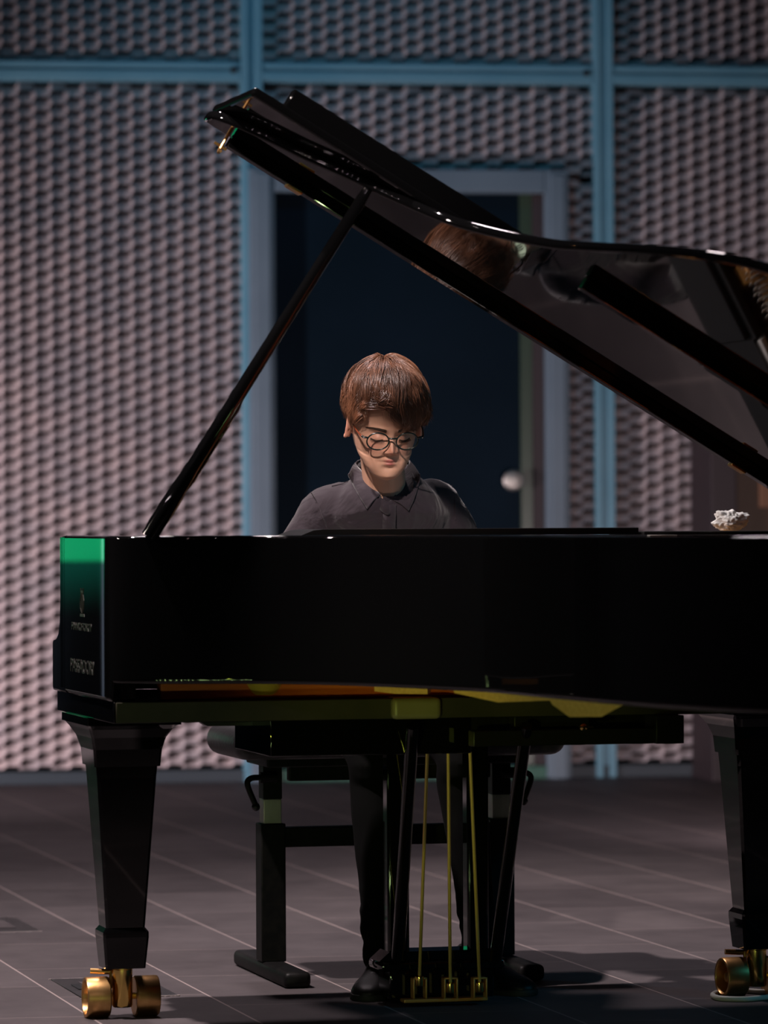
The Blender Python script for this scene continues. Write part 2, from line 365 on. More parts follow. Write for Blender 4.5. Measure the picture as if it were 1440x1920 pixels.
obj('grey_upright', box(nb(), (wl(1428) - cw0, wl(1444) - cw0), (-.40, -.382), (.05, zw(895)), .004), 'doorframe', cab)
# frames, skirting and the door stand on their own
WM = Matrix.Translation((0, WY, 0)) @ Matrix.Rotation(WR, 4, 'Z')
for o in [o for o in COL.objects if o.parent == wall and o.name.split('_')[0] in ('trim', 'baseboard', 'door')]:
    m4 = WM @ o.matrix_basis; o.parent = None; o.matrix_basis = m4
# left return wall, off to the side
wlft = struct(obj('wall_left', box(nb(), (-9.2, -9.0), (4, 17.0), (0, 4.5)), 'white', ang=0))

# ------------------------------------------------------------------ piano
PA = R(14.2)
piano = empty('grand_piano', (-.7076, 9.2, 0), PA)
tag(piano, 'black lacquered concert grand piano with propped lid and brass casters', 'grand piano')
PM = Matrix.Translation((-.7076, 9.2, 0)) @ Matrix.Rotation(PA, 4, 'Z')
PMI = PM.inverted()
W = 1.58
def loc(px, py, d): return PMI @ at(px, py, d)           # world position -> piano space (x treble to bass, -y to the tail)
OUT = [(0, .10), (0, .3), (0, .55), (0, .64), (.018, .684), (.06, .712), (.13, .738), (.22, .762), (.30, .80), (.385, .885), (.455, 1.01), (.53, 1.19), (.586, 1.38), (.613, 1.66),
       (.645, 1.93), (.69, 2.12), (.78, 2.34), (.92, 2.54), (1.10, 2.67), (1.29, 2.71), (1.44, 2.64), (1.54, 2.46), (1.578, 2.22), (1.58, 1.9), (1.58, 1.0), (1.58, .10)]
def outline(pts, n=6):
    a = catmull([(p[0], p[1], 0) for p in pts], n); return [(v.x, v.y) for v in a]
def sweep_rim():
    path = outline(OUT, 7); N = len(path); bm = nb(); rings = []
    for i_, (s, t) in enumerate(path):
        a = path[max(i_ - 1, 0)]; b = path[min(i_ + 1, N - 1)]
        d = Vector((b[0] - a[0], b[1] - a[1])).normalized(); nrm = Vector((d.y, -d.x))      # inward
        low = (t < .662 and s < .02) or (t < .662 and s > 1.5)
        zb = .672 if low else .708
        prof = [(.0011, zb + .0042), (.0003, zb + .0068), (0, zb + .0095), (0, zb + .011), (0, .9945), (0, .996), (.0018, .9990), (.006, 1.0005), (.052, 1.0005), (.055, .9975), (.055, zb + .004), (.051, zb), (.0095, zb), (.0055, zb + .0006), (.0028, zb + .002)]
        rings.append([bm.verts.new((s + nrm.x * o_, -(t + nrm.y * o_), z)) for o_, z in prof])
    for a, b in zip(rings, rings[1:]):
        n = len(a)
        for k_ in range(n): bm.faces.new((a[k_], b[k_], b[(k_ + 1) % n], a[(k_ + 1) % n]))
    bm.faces.new(rings[0]); bm.faces.new(rings[-1][::-1])
    return bm
rim = obj('rim', sweep_rim(), 'lacquer', piano, 40, flat=False)
# arms at both ends of the keyboard
arm_poly = [(-.10, .672), (-.006, .672), (0, .678), (0, .768), (-.004, .777), (-.012, .781), (-.048, .785), (-.072, .795), (-.088, .820), (-.096, .865), (-.099, .92), (-.10, .9945), (-.104, 1.0005)]
arm_poly = [(-.16, .672)] + arm_poly[1:] + [(-.16, 1.0005)]
for x in ((0, .055), (W - .055, W)):
    a_ = obj('arm', prism(nb(), arm_poly, x[0], x[1], 'x', .004, 3), 'lacquer', piano, 30)
q = nb(); box(q, (.008, W - .008), (-.664, -.012), (.629, .6715), .0012, 1)
obj('keybed', q, 'lacquer', piano)
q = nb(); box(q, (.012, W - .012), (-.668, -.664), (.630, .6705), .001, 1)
obj('keybed_rail', q, 'olivelit', piano)
q = nb(); box(q, (.055, W - .055), (-.03, -.006), (.672, .72), .004)
obj('key_slip', q, 'lacquer', piano)
for x in (.055, W - .13): obj('cheek_block', box(nb(), (x, x + .075), (-.2, -.03), (.672, .775), .004), 'lacquer', piano)
# keys
q = nb(); kw = (W - .27) / 52
for k in range(52): box(q, (.135 + k * kw + .0006, .135 + (k + 1) * kw - .0006), (-.2, -.035), (.70, .742), .001, 1)
kb = obj('white_keys', q, 'ivory', piano); kb['kind'] = 'stuff'
q = nb()
for k in range(51):
    if (k + 5) % 7 in (2, 6): continue
    c = .135 + (k + 1) * kw; box(q, (c - .0055, c + .0055), (-.2, -.085), (.742, .754), .0015, 1)
kb2 = obj('black_keys', q, 'ebony', kb); kb2['kind'] = 'stuff'
obj('fallboard', prism(nb(), [(-.205, .74), (-.215, .88), (-.235, .93), (-.26, .93), (-.26, .70), (-.205, .70)], .055, W - .055, 'x', .003), 'lacquer', piano)
q = nb(); box(q, (.055, W - .055), (-.33, -.262), (.86, .975), .004)
obj('stretcher', q, 'lacquer', piano)
# soundboard, plate, strings
INN = [(s + .06 if s < .1 else s, t) for s, t in OUT]
def inset(d):
    path = outline(OUT, 5); N = len(path); r = []
    for i_, (s, t) in enumerate(path):
        a = path[max(i_ - 1, 0)]; b = path[min(i_ + 1, N - 1)]; dd = Vector((b[0] - a[0], b[1] - a[1])).normalized(); n = Vector((dd.y, -dd.x))
        r.append((s + n.x * d, t + n.y * d))
    return r
ins = [(s, -t) for s, t in inset(.05) if t > .34]
ins = [(ins[0][0], -.34)] + ins + [(ins[-1][0], -.34)]
obj('soundboard', prism(nb(), ins, .80, .812), 'wood', piano)
pl = nb()
ip = inset(.06); oo = [p for p in ip if p[1] > .5]; io = [(s, t) for s, t in inset(.16) if t > .5]
va = [pl.verts.new((s, -t, .87)) for s, t in oo]; vb = [pl.verts.new((min(max(s, .2), 1.42), -max(t, .5), .862)) for s, t in [inset(.16)[ip.index(p)] for p in oo]]
for a in range(len(va) - 1): pl.faces.new((va[a], va[a + 1], vb[a + 1], vb[a]))
box(pl, (.07, W - .06), (-.66, -.535), (.868, .945), .004)
for k in range(9): box(pl, (.30 + k * .14, .345 + k * .14), (-.60, -.534), (.945, .962 + .008 * (k % 2)), .004)
for x0, t1 in ((.36, .74), (.60, 1.2), (.86, 2.3), (1.12, 2.55), (1.36, 2.5)): box(pl, (x0 - .018, x0 + .018), (-t1, -.6), (.862, .895), .006)
plate = obj('plate', pl, 'gold', piano)
q = nb()
for k in range(110):
    s = .09 + k * (W - .2) / 110
    for r_ in range(2): lathe(q, [(.003, .945), (.003, .972), (.0022, .974)], 6, Matrix.Translation((s, -.575 - r_ * .03 - (k % 3) * .008, 0)))
tp = obj('tuning_pins', q, 'steel', piano); tp['kind'] = 'stuff'
q = nb(); ipath = inset(.10)
for k in range(90):
    s = .1 + k * (W - .22) / 90; ts = [t for (ss, t) in ipath if t > .7 and abs(ss - s) < .03]
    t1 = max(min(max(ts) if ts else .72, 2.6), .72) if s > .8 else float(np.interp(s, [.09, .3, .4, .5, .6, .7, .8], [.68, .72, .80, .98, 1.25, 1.95, 2.2]))
    tube(q, [(s, -.585, .952), (s + .02, -t1, .930)], .0007, 4)
sg = obj('strings', q, 'stringwire', piano); sg['kind'] = 'stuff'
q = nb()
for k in range(60):
    s = .44 + k * .0175; box(q, (s, s + .012), (-.86, -.78), (.946, .985), .002, 1)
dp = obj('dampers', q, 'black', piano); dp['kind'] = 'stuff'
# music desk folded flat, side shelves
desk = obj('music_desk', prism(nb(), [(.425, .998), (.455, 1.0095), (.475, 1.0115), (1.15, 1.0115), (1.15, .998)], -.50, -.285, 'y'), 'satin', piano)
q = nb(); box(q, (.06, W - .06), (-.525, -.27), (.978, .9965), .002); box(q, (1.155, W - .06), (-.52, -.275), (.99, 1.0035), .002)
obj('desk_shelf', q, 'satin', piano)
q = nb(); box(q, (1.16, 1.22), (-.545, -.525), (.985, .9965), .001)
obj('shelf_hinge', q, 'steel', piano)

# belly rail, bell and braces below the rim
q = nb(); box(q, (.115, .80), (-.60, -.56), (.672, .80), .003)
obj('belly_rail', q, 'wood', piano)
b0 = loc(490, 1290, 8.72)
q = nb(); lathe(q, [(.004, -.026), (.028, -.026), (.034, -.02), (.045, .0), (.05, .02), (.05, .03), (.004, .03)], 28, Matrix.Translation((b0.x, b0.y, .705)))
obj('treble_bell', q, 'bellgold', piano)
for pts, d_, th_ in (([(700, 1280), (700, 1296), (740, 1301), (800, 1302), (800, 1285)], 8.62, .05), ([(845, 1285), (850, 1300), (932, 1318), (1030, 1315), (1030, 1295)], 8.25, .05),
                     ([(1020, 1300), (1034, 1323), (1066, 1346), (1126, 1346), (1170, 1322), (1170, 1305)], 7.98, .06)):
    c_ = loc(pts[0][0], pts[0][1], d_); q = nb(); L_ = [loc(px, py, d_ - (px - pts[0][0]) * .0011) for px, py in pts]
    va = [q.verts.new(p_) for p_ in L_]; vb = [q.verts.new(p_ + Vector((.02, th_, 0))) for p_ in L_]; n_ = len(va)
    q.faces.new(va); q.faces.new(vb[::-1])
    for k in range(n_): q.faces.new((va[k], vb[k], vb[(k + 1) % n_], va[(k + 1) % n_]))
    obj('brace_beam', q, 'beam', piano)

# lid
LT = R(31.0); LZ = 1.02
LM = Matrix.Translation((W, 0, LZ)) @ Matrix.Rotation(LT, 4, 'Y') @ Matrix.Translation((-W, 0, 0))    # closed lid space -> raised
lid = empty('lid'); lid.parent = piano; lid.matrix_local = LM
LID = [(-.020, .545), (-.022, .585), (-.012, .635), (.03, .684), (.09, .73), (.158, .77), (.238, .836), (.346, .91), (.448, 1.025), (.548, 1.285), (.59, 1.5), (.627, 1.73), (.66, 1.9), (.70, 2.04), (.763, 2.17),
       (.82, 2.34), (.94, 2.55), (1.10, 2.69), (1.29, 2.735), (1.46, 2.66), (1.56, 2.46), (1.60, 2.2), (1.60, 1.8), (1.60, 1.0), (1.60, .545)]
lo = [(s, -t) for s, t in outline(LID, 6)]
lo = [(x + (.010 if x < .9 else 0), y) for x, y in lo]
obj('lid_panel', prism(nb(), lo, 0, .020, 'z', .0085, 4), 'lacquer', lid, 25)
obj('hinge_rail', box(nb(), (.055, 1.57), (-.585, -.552), (-.024, .0), .0025), 'lacquer', lid)
hk = nb(); tube(hk, [(.046, -.575, .0), (.046, -.575, -.035), (.046, -.585, -.045), (.046, -.60, -.043)], .0035, 8); tube(hk, [(.030, -.575, -.03), (.058, -.575, -.03)], .003, 8)
obj('lid_hook', hk, 'brass', lid)
for x in (.20, 1.3): obj('hinge_leaf', box(nb(), (x, x + .036), (-.585, -.555), (-.028, -.022), .002), 'brass', lid)
obj('lid_batten', box(nb(), (.672, 1.5), (-1.30, -1.268), (-.027, .0), .0025), 'lacquer', lid)
flap = obj('front_flap', box(nb(), (-.004, 1.58), (-.925, -.55), (.0215, .042), .007, 3), 'lacquer', lid, 25)
obj('flap_lip', box(nb(), (.067, 1.55), (-.908, -.876), (.0415, .083), .004), 'lacquer', lid)
for s in (.1, .8, 1.45): obj('rubber_buffer', lathe(nb(), [(.008, .0195), (.010, .0205), (.008, .022)], 12, Matrix.Translation((s, -.68, 0))), 'black', lid)
# prop stick
p0 = PMI @ at(279, 1004, 8.52); p1 = Vector((.30, -.86, 0.0)); p1 = LM @ p1
pr = empty('lid_prop'); pr.parent = piano
dv_ = (p1 - p0).normalized(); Lp = (p1 - p0).length; tks = [0, .03, .09, .14, .2, .45, .75, .97, 1.0]
rads = [.0165, .017, .018, .0165, .0142, .0142, .0128, .012, .009]
q = nb(); tube(q, [p0 + dv_ * Lp * t for t in tks], rads, 14); obj('prop_stick', q, 'lacquer', pr, 50)
q = nb(); tube(q, [p0 + dv_ * .10 + Vector((.012, 0, -.004)), p0 + dv_ * .14 + Vector((.0135, 0, -.004)), p0 + dv_ * .30 + Vector((.0125, 0, -.004)), p0 + dv_ * .34 + Vector((.009, 0, -.002))], [.003, .0055, .0055, .003], 10)
obj('half_prop', q, 'lacquer', pr, 50)

# legs: shaped post, cuff, caster
def leg_sections(bm, secs):
    rings = []
    for z, x0, x1, y0, y1, b in secs:
        rings.append([bm.verts.new(v) for v in ((x0 + b, y0, z), (x1 - b, y0, z), (x1, y0 + b, z), (x1, y1 - b, z), (x1 - b, y1, z), (x0 + b, y1, z), (x0, y1 - b, z), (x0, y0 + b, z))])
    for a, b in zip(rings, rings[1:]):
        for k_ in range(8): bm.faces.new((a[k_], a[(k_ + 1) % 8], b[(k_ + 1) % 8], b[k_]))
    bm.faces.new(rings[0][::-1]); bm.faces.new(rings[-1]); return bm
LEG = []
def make_leg(x, y, twist, label=None):
    r = empty('leg', (x, y, 0)); r.parent = piano
    secs = [(.105, -.042, .042, -.042, .042, .004), (.170, -.048, .048, -.05, .05, .005), (.181, -.048, .048, -.05, .05, .005), (.190, -.041, .041, -.043, .043, .005),
            (.50, -.062, .062, -.066, .066, .006), (.524, -.064, .064, -.068, .068, .006), (.5245, -.069, .069, -.074, .074, .005), (.56, -.072, .072, -.078, .078, .005),
            (.585, -.078, .078, -.092, .10, .005), (.603, -.086, .088, -.11, .135, .005), (.612, -.092, .097, -.13, .155, .004), (.6125, -.096, .100, -.14, .165, .003), (.629, -.096, .100, -.14, .165, .003)]
    obj('leg_post', leg_sections(nb(), secs), 'lacquer', r, 28)
    c = r; TWM = Matrix.Rotation(twist, 4, 'Z')
    def tw_(q): bmesh.ops.transform(q, matrix=TWM, verts=q.verts); return q
    q = nb(); lathe(q, [(.004, .022), (.019, .022), (.0215, .026), (.0215, .1), (.024, .102), (.024, .108), (.004, .108)], 24); box(q, (-.03, .03), (-.004, .012), (.038, .05), .002)
    obj('caster_stem', tw_(q), 'polished_brass', c, 40)
    for sx in (-1, 1):
        q = nb(); mt = Matrix.Translation((sx * .0265, .012, .0425)) @ Matrix.Rotation(R(90) * sx, 4, 'Y')
        lathe(q, [(.006, .004), (.006, .012), (.0175, .012), (.019, .010), (.019, .020), (.0095, .020), (.0095, .030), (.004, .034)][:0] or
              [(.010, 0), (.040, 0), (.0425, .003), (.0425, .047), (.041, .050), (.036, .050), (.034, .046), (.034, .016), (.013, .014), (.013, .034), (.010, .040), (.003, .041)], 32, mt)
        obj('caster_wheel', tw_(q), 'brass', c, 35)
    q = nb(); tube(q, [(-.015, .02, .093), (-.062, .028, .0955)], .006, 10); tube(q, [(-.02, .018, .095), (-.022, .012, .06)], .004, 8)
    obj('brake_lever', tw_(q), 'brass', c, 40)
    return r
make_leg(.098, -.262, 0); make_leg(1.487, -.262, R(4)); tail_leg = make_leg(1.13, -2.3, R(30))
obj('leg_block', box(nb(), (-.10, .11), (-.15, .175), (.6285, .72), .004), 'lacquer', tail_leg)

# boxes and trapwork under the keybed
p = loc(505, 1380, 8.72)
q = nb(); box(q, (p.x, p.x + .42), (p.y, p.y + .34), (.553, .629), .002)
obj('trap_box', q, 'lacquer', piano)
p = loc(370, 1362, 8.85); q = nb(); prism(q, [(p.x, .629), (p.x, .622), (p.x + .02, .609), (p.x + .3, .609), (p.x + .3, .629)], p.y, p.y + .05, 'y')
obj('key_frame_rail', q, 'black', piano)
a = loc(975, 1385, 8.75); b = loc(1300, 1385, 8.75)
q = nb(); box(q, (a.x - .1, b.x - .03), (a.y, a.y + .04), (.571, .603), .002); box(q, (b.x - .06, b.x), (a.y - .02, a.y + .06), (.571, .629), .002)
box(q, (a.x, a.x + .16), (a.y + .05, a.y + .09), (.60, .629), .002)
obj('trap_lever', q, 'satin', piano)
obj('trap_board', box(nb(), (a.x - .2, b.x + .02), (a.y + .10, a.y + .13), (.598, .629), .002), 'satin', piano)
p = loc(1095, 1366, 8.73)
q = nb(); lathe(q, [(.001, 0), (.004, 0), (.004, .012), (.007, .014), (.0075, .02), (.003, .024)], 14, Matrix.Translation((p.x, p.y + .03, p.z)) @ Matrix.Rotation(R(90), 4, 'X'))
box(q, (p.x - .002, p.x + .022), (p.y + .014, p.y + .018), (p.z - .002, p.z + .002)); obj('trap_screw', q, 'polished_brass', piano)
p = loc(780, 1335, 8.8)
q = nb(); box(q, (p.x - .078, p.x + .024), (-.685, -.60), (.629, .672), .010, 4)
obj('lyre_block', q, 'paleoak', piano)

# pedal lyre
lyre = empty('pedal_lyre', (.80, -.165, 0)); lyre.parent = piano
def lw(px, py, d):
    v = PMI @ at(px, py, d); return v - Vector((.80, -.165, 0))
q = nb(); box(q, (-.115, .115), (-.045, .055), (.012, .085), .004); box(q, (-.135, .135), (-.055, .065), (.072, .092), .006)
prism(q, [(-.135, .092), (.135, .092), (.112, .112), (-.112, .112)], -.03, .05, 'y')
obj('pedal_box', q, 'lacquer', lyre)
for s in (-1, 1):
    q = nb(); box(q, (s * .088 - .024, s * .088 + .024), (-.018, .025), (.10, .629), .006, 3); obj('lyre_post', q, 'lacquer', lyre)
for px0, px1 in ((772, 742), (985, 925)):
    a = lw(px0, 1362, 8.75); b = lw(px1, 1795 if px0 < 800 else 1800, 9.12)
    q = nb(); tube(q, [a, a + (b - a) * .04, b], [.0125, .0135, .0135], 16); obj('lyre_brace', q, 'lacquer', lyre, 50)
q = nb(); box(q, (-.10, .10), (-.02, .04), (.585, .629), .004); obj('lyre_head', q, 'lacquer', lyre)
for px0, px1, zt in ((799, 782, 1838), (838, 840, 1851), (879, 895, 1850)):
    a = lw(px0, 1411, 9.0); b = lw(px1, zt, 9.14)
    q = nb(); tube(q, [a, b], .0036, 10); ro = obj('pedal_rod', q, 'rodbrass', lyre, 50)
    q = nb(); lathe(q, [(.003, -.012), (.0105, -.012), (.0115, -.008), (.0105, .008), (.006, .011), (.003, .012)], 14, Matrix.Translation(b)); obj('rod_nut', q, 'polished_brass', lyre, 40)
    q = nb(); x_, y_ = b.x, b.y - .004
    for sx in (-1, 1): box(q, (x_ + sx * .0135 - .002, x_ + sx * .0135 + .002), (y_ - .003, y_ + .02), (.018, .062), .0008, 1)
    box(q, (x_ - .0155, x_ + .0155), (y_ - .003, y_ + .02), (.058, .062), .0008, 1)
    obj('rod_bracket', q, 'dullbrass', lyre)
    q = nb(); prism(q, [(x_ - .014, .06), (x_ + .014, .06), (x_ + .012, .16), (x_ + .024, .20), (x_ + .02, .235), (x_ - .02, .235), (x_ - .024, .20), (x_ - .012, .16)], .03, .038, 'z', .003)
    obj('pedal', q, 'polished_brass', lyre)
a = lw(752, 1868, 9.12); b = lw(921, 1868, 9.12)
q = nb(); box(q, (a.x, b.x), (a.y - .004, a.y + .03), (.010, .0175), .002); obj('pedal_plate', q, 'dullbrass', lyre)

# maker's lettering on the treble side
def text(name, body, size, t_mid, z, sx=1.0):
    c = bpy.data.curves.new(name, 'FONT'); c.body = body; c.size = size; c.align_x = 'CENTER'; c.extrude = .0004
    tmp = bpy.data.objects.new(name + '_tmp', c); COL.objects.link(tmp)
    me = bpy.data.meshes.new_from_object(tmp.evaluated_get(bpy.context.evaluated_depsgraph_get()))
    bpy.data.objects.remove(tmp); me.name = name; me.materials.append(M['letter'])
    o = bpy.data.objects.new(name, me); COL.objects.link(o); o.parent = piano
    o.matrix_local = Matrix.Translation((-.0006, -t_mid, z)) @ Matrix.Rotation(R(-90), 4, 'Z') @ Matrix.Rotation(R(90), 4, 'X') @ Matrix.Diagonal((sx, 1, 1, 1))
    return o
bpy.context.view_layer.update()
text('maker_lettering', 'PASSADORI', .040, .355, .719, 1.3)
text('pianoforte_lettering', 'PIANOFORTI', .023, .35, .806, 1.7)
q = nb()          # small gilt crest above the words: lyre shaped
prism(q, [(-.335, .835), (-.385, .835), (-.38, .841), (-.34, .841)], -.0008, .0, 'x')
for s in (-1, 1): tube(q, [(0, -.36 + s * .004, .842), (0, -.36 + s * .018, .852), (0, -.36 + s * .020, .868), (0, -.36 + s * .010, .880), (0, -.36 + s * .013, .893)], .0012, 6)
for s in (-.006, 0, .006): tube(q, [(0, -.36 + s, .845), (0, -.36 + s, .885)], .0007, 6)
prism(q, [(-.375, .884), (-.345, .884), (-.345, .888), (-.375, .888)], -.0008, 0, 'x')
obj('gilt_crest', q, 'letter', piano)

# ------------------------------------------------------------------ tissue on the piano
tw = at(1370, 993, 8.99); tl = PMI @ tw; tl.z = 1.0042; tw = PM @ tl
q = nb(); bmesh.ops.create_icosphere(q, subdivisions=5, radius=1.0)
for v in q.verts:
    n = v.co.normalized(); s_ = n * 2.1
    k = .84 + .22 * noise.noise(s_ + Vector((3, 1, 2))) + .26 * abs(noise.noise(n * 3.6 + Vector((1, 5, 2)))) + .12 * abs(noise.noise(n * 8 + Vector((8, 5, 2)))) + .05 * abs(noise.noise(n * 17))
    bumps = .38 * math.exp(-((n - Vector((-.62, -.2, .75)).normalized()).length / .36) ** 2) + .30 * math.exp(-((n - Vector((.85, -.1, .52)).normalized()).length / .42) ** 2) + .2 * math.exp(-((n - Vector((-.95, -.1, -.1)).normalized()).length / .4) ** 2) + .18 * math.exp(-((n - Vector((.1, 0, .95))).length / .25) ** 2)
    v.co = n * (k + bumps); v.co.x *= .0335; v.co.y *= .026; v.co.z *= .0215
zmin = min(v.co.z for v in q.verts)
for v in q.verts: v.co.z = max(v.co.z - zmin - .004, 0)
t_ = obj('crumpled_tissue', q, 'tissue', None, 80); t_.location = tw
tag(t_, 'crumpled white paper tissue lying on the piano beside the music desk', 'tissue')

# ------------------------------------------------------------------ bench
bc = Vector((.0, 9.83, 0)); bench = empty('piano_bench', bc, PA)
tag(bench, 'black leather adjustable piano bench with crank handles under the pianist', 'bench')
BI = (Matrix.Translation(bc) @ Matrix.Rotation(PA, 4, 'Z')).inverted()
def bl(px, py, d): return BI @ at(px, py, d)
q = nb(); box(q, (-.385, .385), (-.17, .17), (.497, .568), .034, 5); cu = obj('seat_cushion', q, 'leather', bench, 60)
q = nb()
for s in (-.19, 0, .19): tube(q, [(s, -.172, .533), (s, -.166, .56), (s, -.14, .570), (s, .14, .570)], .0025, 6)
obj('cushion_seam', q, 'leather', cu)
q = nb(); box(q, (-.30, .30), (-.11, .11), (.478, .500), .004); box(q, (-.235, .235), (-.05, -.02), (.443, .478), .003); obj('seat_frame', q, 'blackmetal', bench)
PX = .268
for s in (-1, 1):
    q = nb(); box(q, (s * PX - .0285, s * PX + .0285), (-.03, .03), (.035, .347), .003); lg = obj('bench_leg', q, 'blackmetal', bench)
    q = nb(); box(q, (s * PX - .021, s * PX + .021), (-.022, .022), (.34, .402), .002); obj('inner_post', q, 'steel', lg)
    q = nb(); box(q, (s * PX - .022, s * PX + .022), (-.024, .024), (.402, .478), .002); obj('upper_post', q, 'blackmetal', lg)
    q = nb(); box(q, (s * PX - .0305, s * PX + .0305), (-.27, .27), (0, .036), .012, 3); obj('foot_bar', q, 'blackmetal', lg, 40)
    q = nb(); x_ = s * PX; o_ = s * 1.0
    tube(q, catmull([(x_ + .005 * s, -.04, .452), (x_ + .035 * s, -.04, .4525), (x_ + .056 * s, -.043, .450), (x_ + .063 * s, -.047, .436), (x_ + .046 * s, -.05, .392)], 6), .0068, 10)
    tube(q, [(x_ - .005 * s, -.04, .452), (x_ + .033 * s, -.04, .452)], .0125, 12)
    ch = obj('crank_handle', q, 'blackmetal', bench, 50)
    q = nb(); ball(q, (x_ + .045 * s, -.05, .387), .0098); obj('crank_ball', q, 'black', ch, 60)
q = nb(); box(q, (-PX, PX), (-.02, .02), (.292, .337), .003); obj('cross_bar', q, 'blackmetal', bench)

# ------------------------------------------------------------------ floor hatches and cable
def hatch(name, a, b, label):
    o = empty(name, (a.x, a.y, 0), PA); L = b
    q = nb(); box(q, (-L[0], L[0]), (-L[1], L[1]), (0, .0025), .0008, 1); obj('cover_plate', q, 'hatch', o)
    for sy in (-1, 1):
        q = nb(); top = []; xs = np.linspace(-L[0] - .004, L[0] + .004, 50)
        poly = [(x, sy * L[1] + sy * (.003 + .004 * random.random())) for x in xs] + [(x, sy * (L[1] - .001)) for x in xs[::-1]]
        prism(q, poly, 0, .0022); obj('grout_edge', q, 'grout', o, 0)
    q = nb(); box(q, (-L[0] * .55, L[0] * .62), (-L[1] * .5, L[1] * .55), (.0025, .0038), .0005, 1); obj('lid_plate', q, M['steel'] if False else M['floor'], o)
    q = nb(); box(q, (-L[0] * .8, -L[0] * .62), (-L[1] * .2, L[1] * .3), (.0025, .0045), .0005, 1); obj('pull_notch', q, 'void', o)
    tag(o, label, 'floor hatch', 'metal outlet hatches in the floor'); return o
h1 = at(208, 1849, 9.54); hatch('floor_hatch', h1, (.105, .20), 'dark metal floor hatch under the brass caster of the treble piano leg')
h2 = at(-40, 1732, 11.02); hatch('floor_hatch', h2, (.12, .20), 'dark metal floor hatch in the open tiles, left of the piano')
cp = [at(*p) for p in ((1560, 1862, 9.36), (1440, 1866, 9.34), (1400, 1866, 9.36), (1362, 1864, 9.38), (1341, 1869, 9.33), (1332, 1874, 9.28), (1345, 1880, 9.22), (1385, 1882, 9.2), (1420, 1880, 9.22), (1500, 1872, 9.3), (1620, 1862, 9.36))]
cp = [Vector((p.x, p.y, .006)) for p in cp]
q = nb(); tube(q, catmull(cp, 8), .006, 10); cb_ = obj('power_cable', q, 'cable', None, 60)
tag(cb_, 'white cable looped on the floor around the right brass caster', 'cable')

# ------------------------------------------------------------------ the pianist
BASE = Vector((0.0, 9.85, 0))
# head space: x to the picture's right, y out of the face, z up; the eyes are at z = 0
HC = Vector((.002, 9.522, 1.239)); YAW, PIT = R(11), R(20)
fwd = Vector((math.sin(YAW), -math.cos(YAW), 0)); rgt = Vector((math.cos(YAW), math.sin(YAW), 0))
HF = (fwd * math.cos(PIT) + Vector((0, 0, -math.sin(PIT)))); HU = HF.cross(rgt) * -1
if HU.z < 0: HU = -HU
HM = Matrix(((rgt.x, HF.x, HU.x, HC.x), (rgt.y, HF.y, HU.y, HC.y), (rgt.z, HF.z, HU.z, HC.z), (0, 0, 0, 1)))
SEC = np.array([  # z, half width, front, back
    (.132, .004, .0, -.02), (.1295, .022, .016, -.036), (.12, .043, .040, -.058), (.10, .060, .068, -.080), (.07, .0695, .0845, -.094), (.04, .0725, .0905, -.098), (.018, .0725, .0895, -.097),
    (0, .0708, .0850, -.092), (-.02, .0685, .0830, -.082), (-.04, .0635, .0815, -.066), (-.055, .0575, .0805, -.046), (-.07, .0475, .0795, -.022), (-.082, .0360, .0775, .0), (-.091, .024, .0705, .02), (-.0965, .011, .058, .034), (-.098, .002, .05, .044)])
def zn(z): return np.where(np.asarray(z) < -.005, (np.asarray(z) + .005) / 1.13 - .005, z)      # lower face a little longer
def sec(z):
    z = zn(z); zz = SEC[::-1, 0]; return [np.interp(z, zz, SEC[::-1, k]) for k in (1, 2, 3)]
def g2(x, z, cx, cz, sx, sz): return np.exp(-((x - cx) / sx) ** 2 - ((z - cz) / sz) ** 2)
def face_disp(x, z):
    z = zn(z); ax = np.abs(x)
    h = np.interp(z, [-.0395, -.036, -.0325, -.0275, -.023, -.014, -.004, .008, .018, .03], [0, .003, .013, .0225, .0235, .0165, .0085, .0045, .002, 0])
    sg_ = np.interp(z, [-.04, -.03, -.024, -.012, 0, .012], [.0135, .0125, .0095, .0075, .0075, .010])
    d = h * np.exp(-(ax / sg_) ** 2)
    d = d + .0058 * g2(ax, z, .0125, -.030, .0052, .0055) - .004 * g2(ax, z, .0065, -.0365, .0035, .002)
    d = d - .0115 * g2(ax, z, .031, .002, .0165, .0105) + .0105 * g2(ax, z, .031, -.001, .0115, .0078)
    d = d - .0035 * g2(ax, z, .014, .004, .006, .008)
    d = d - .0016 * g2(ax, z, .031, .0075, .012, .0018) - .0012 * g2(ax, z, .031, -.0095, .012, .002)
    d = d + .0042 * g2(ax, z, .027, .0185, .018, .006)
    d = d + .0050 * g2(ax, z, .0, -.0478, .0125, .0038) + .0056 * g2(ax, z, .0, -.0560, .0110, .0040) - .0050 * g2(ax, z, 0, -.0516, .0165, .0013)
    d = d - .0018 * g2(ax, z, 0, -.0425, .0032, .0045) - .0038 * g2(ax, z, 0, -.0645, .015, .0045)
    d = d - .0025 * g2(ax, z, .024, -.052, .005, .007)
    d = d + .0060 * g2(ax, z, 0, -.081, .016, .010)
    d = d + .0040 * g2(ax, z, .041, -.021, .016, .014) + .003 * g2(ax, z, .03, -.062, .014, .016)
    return d
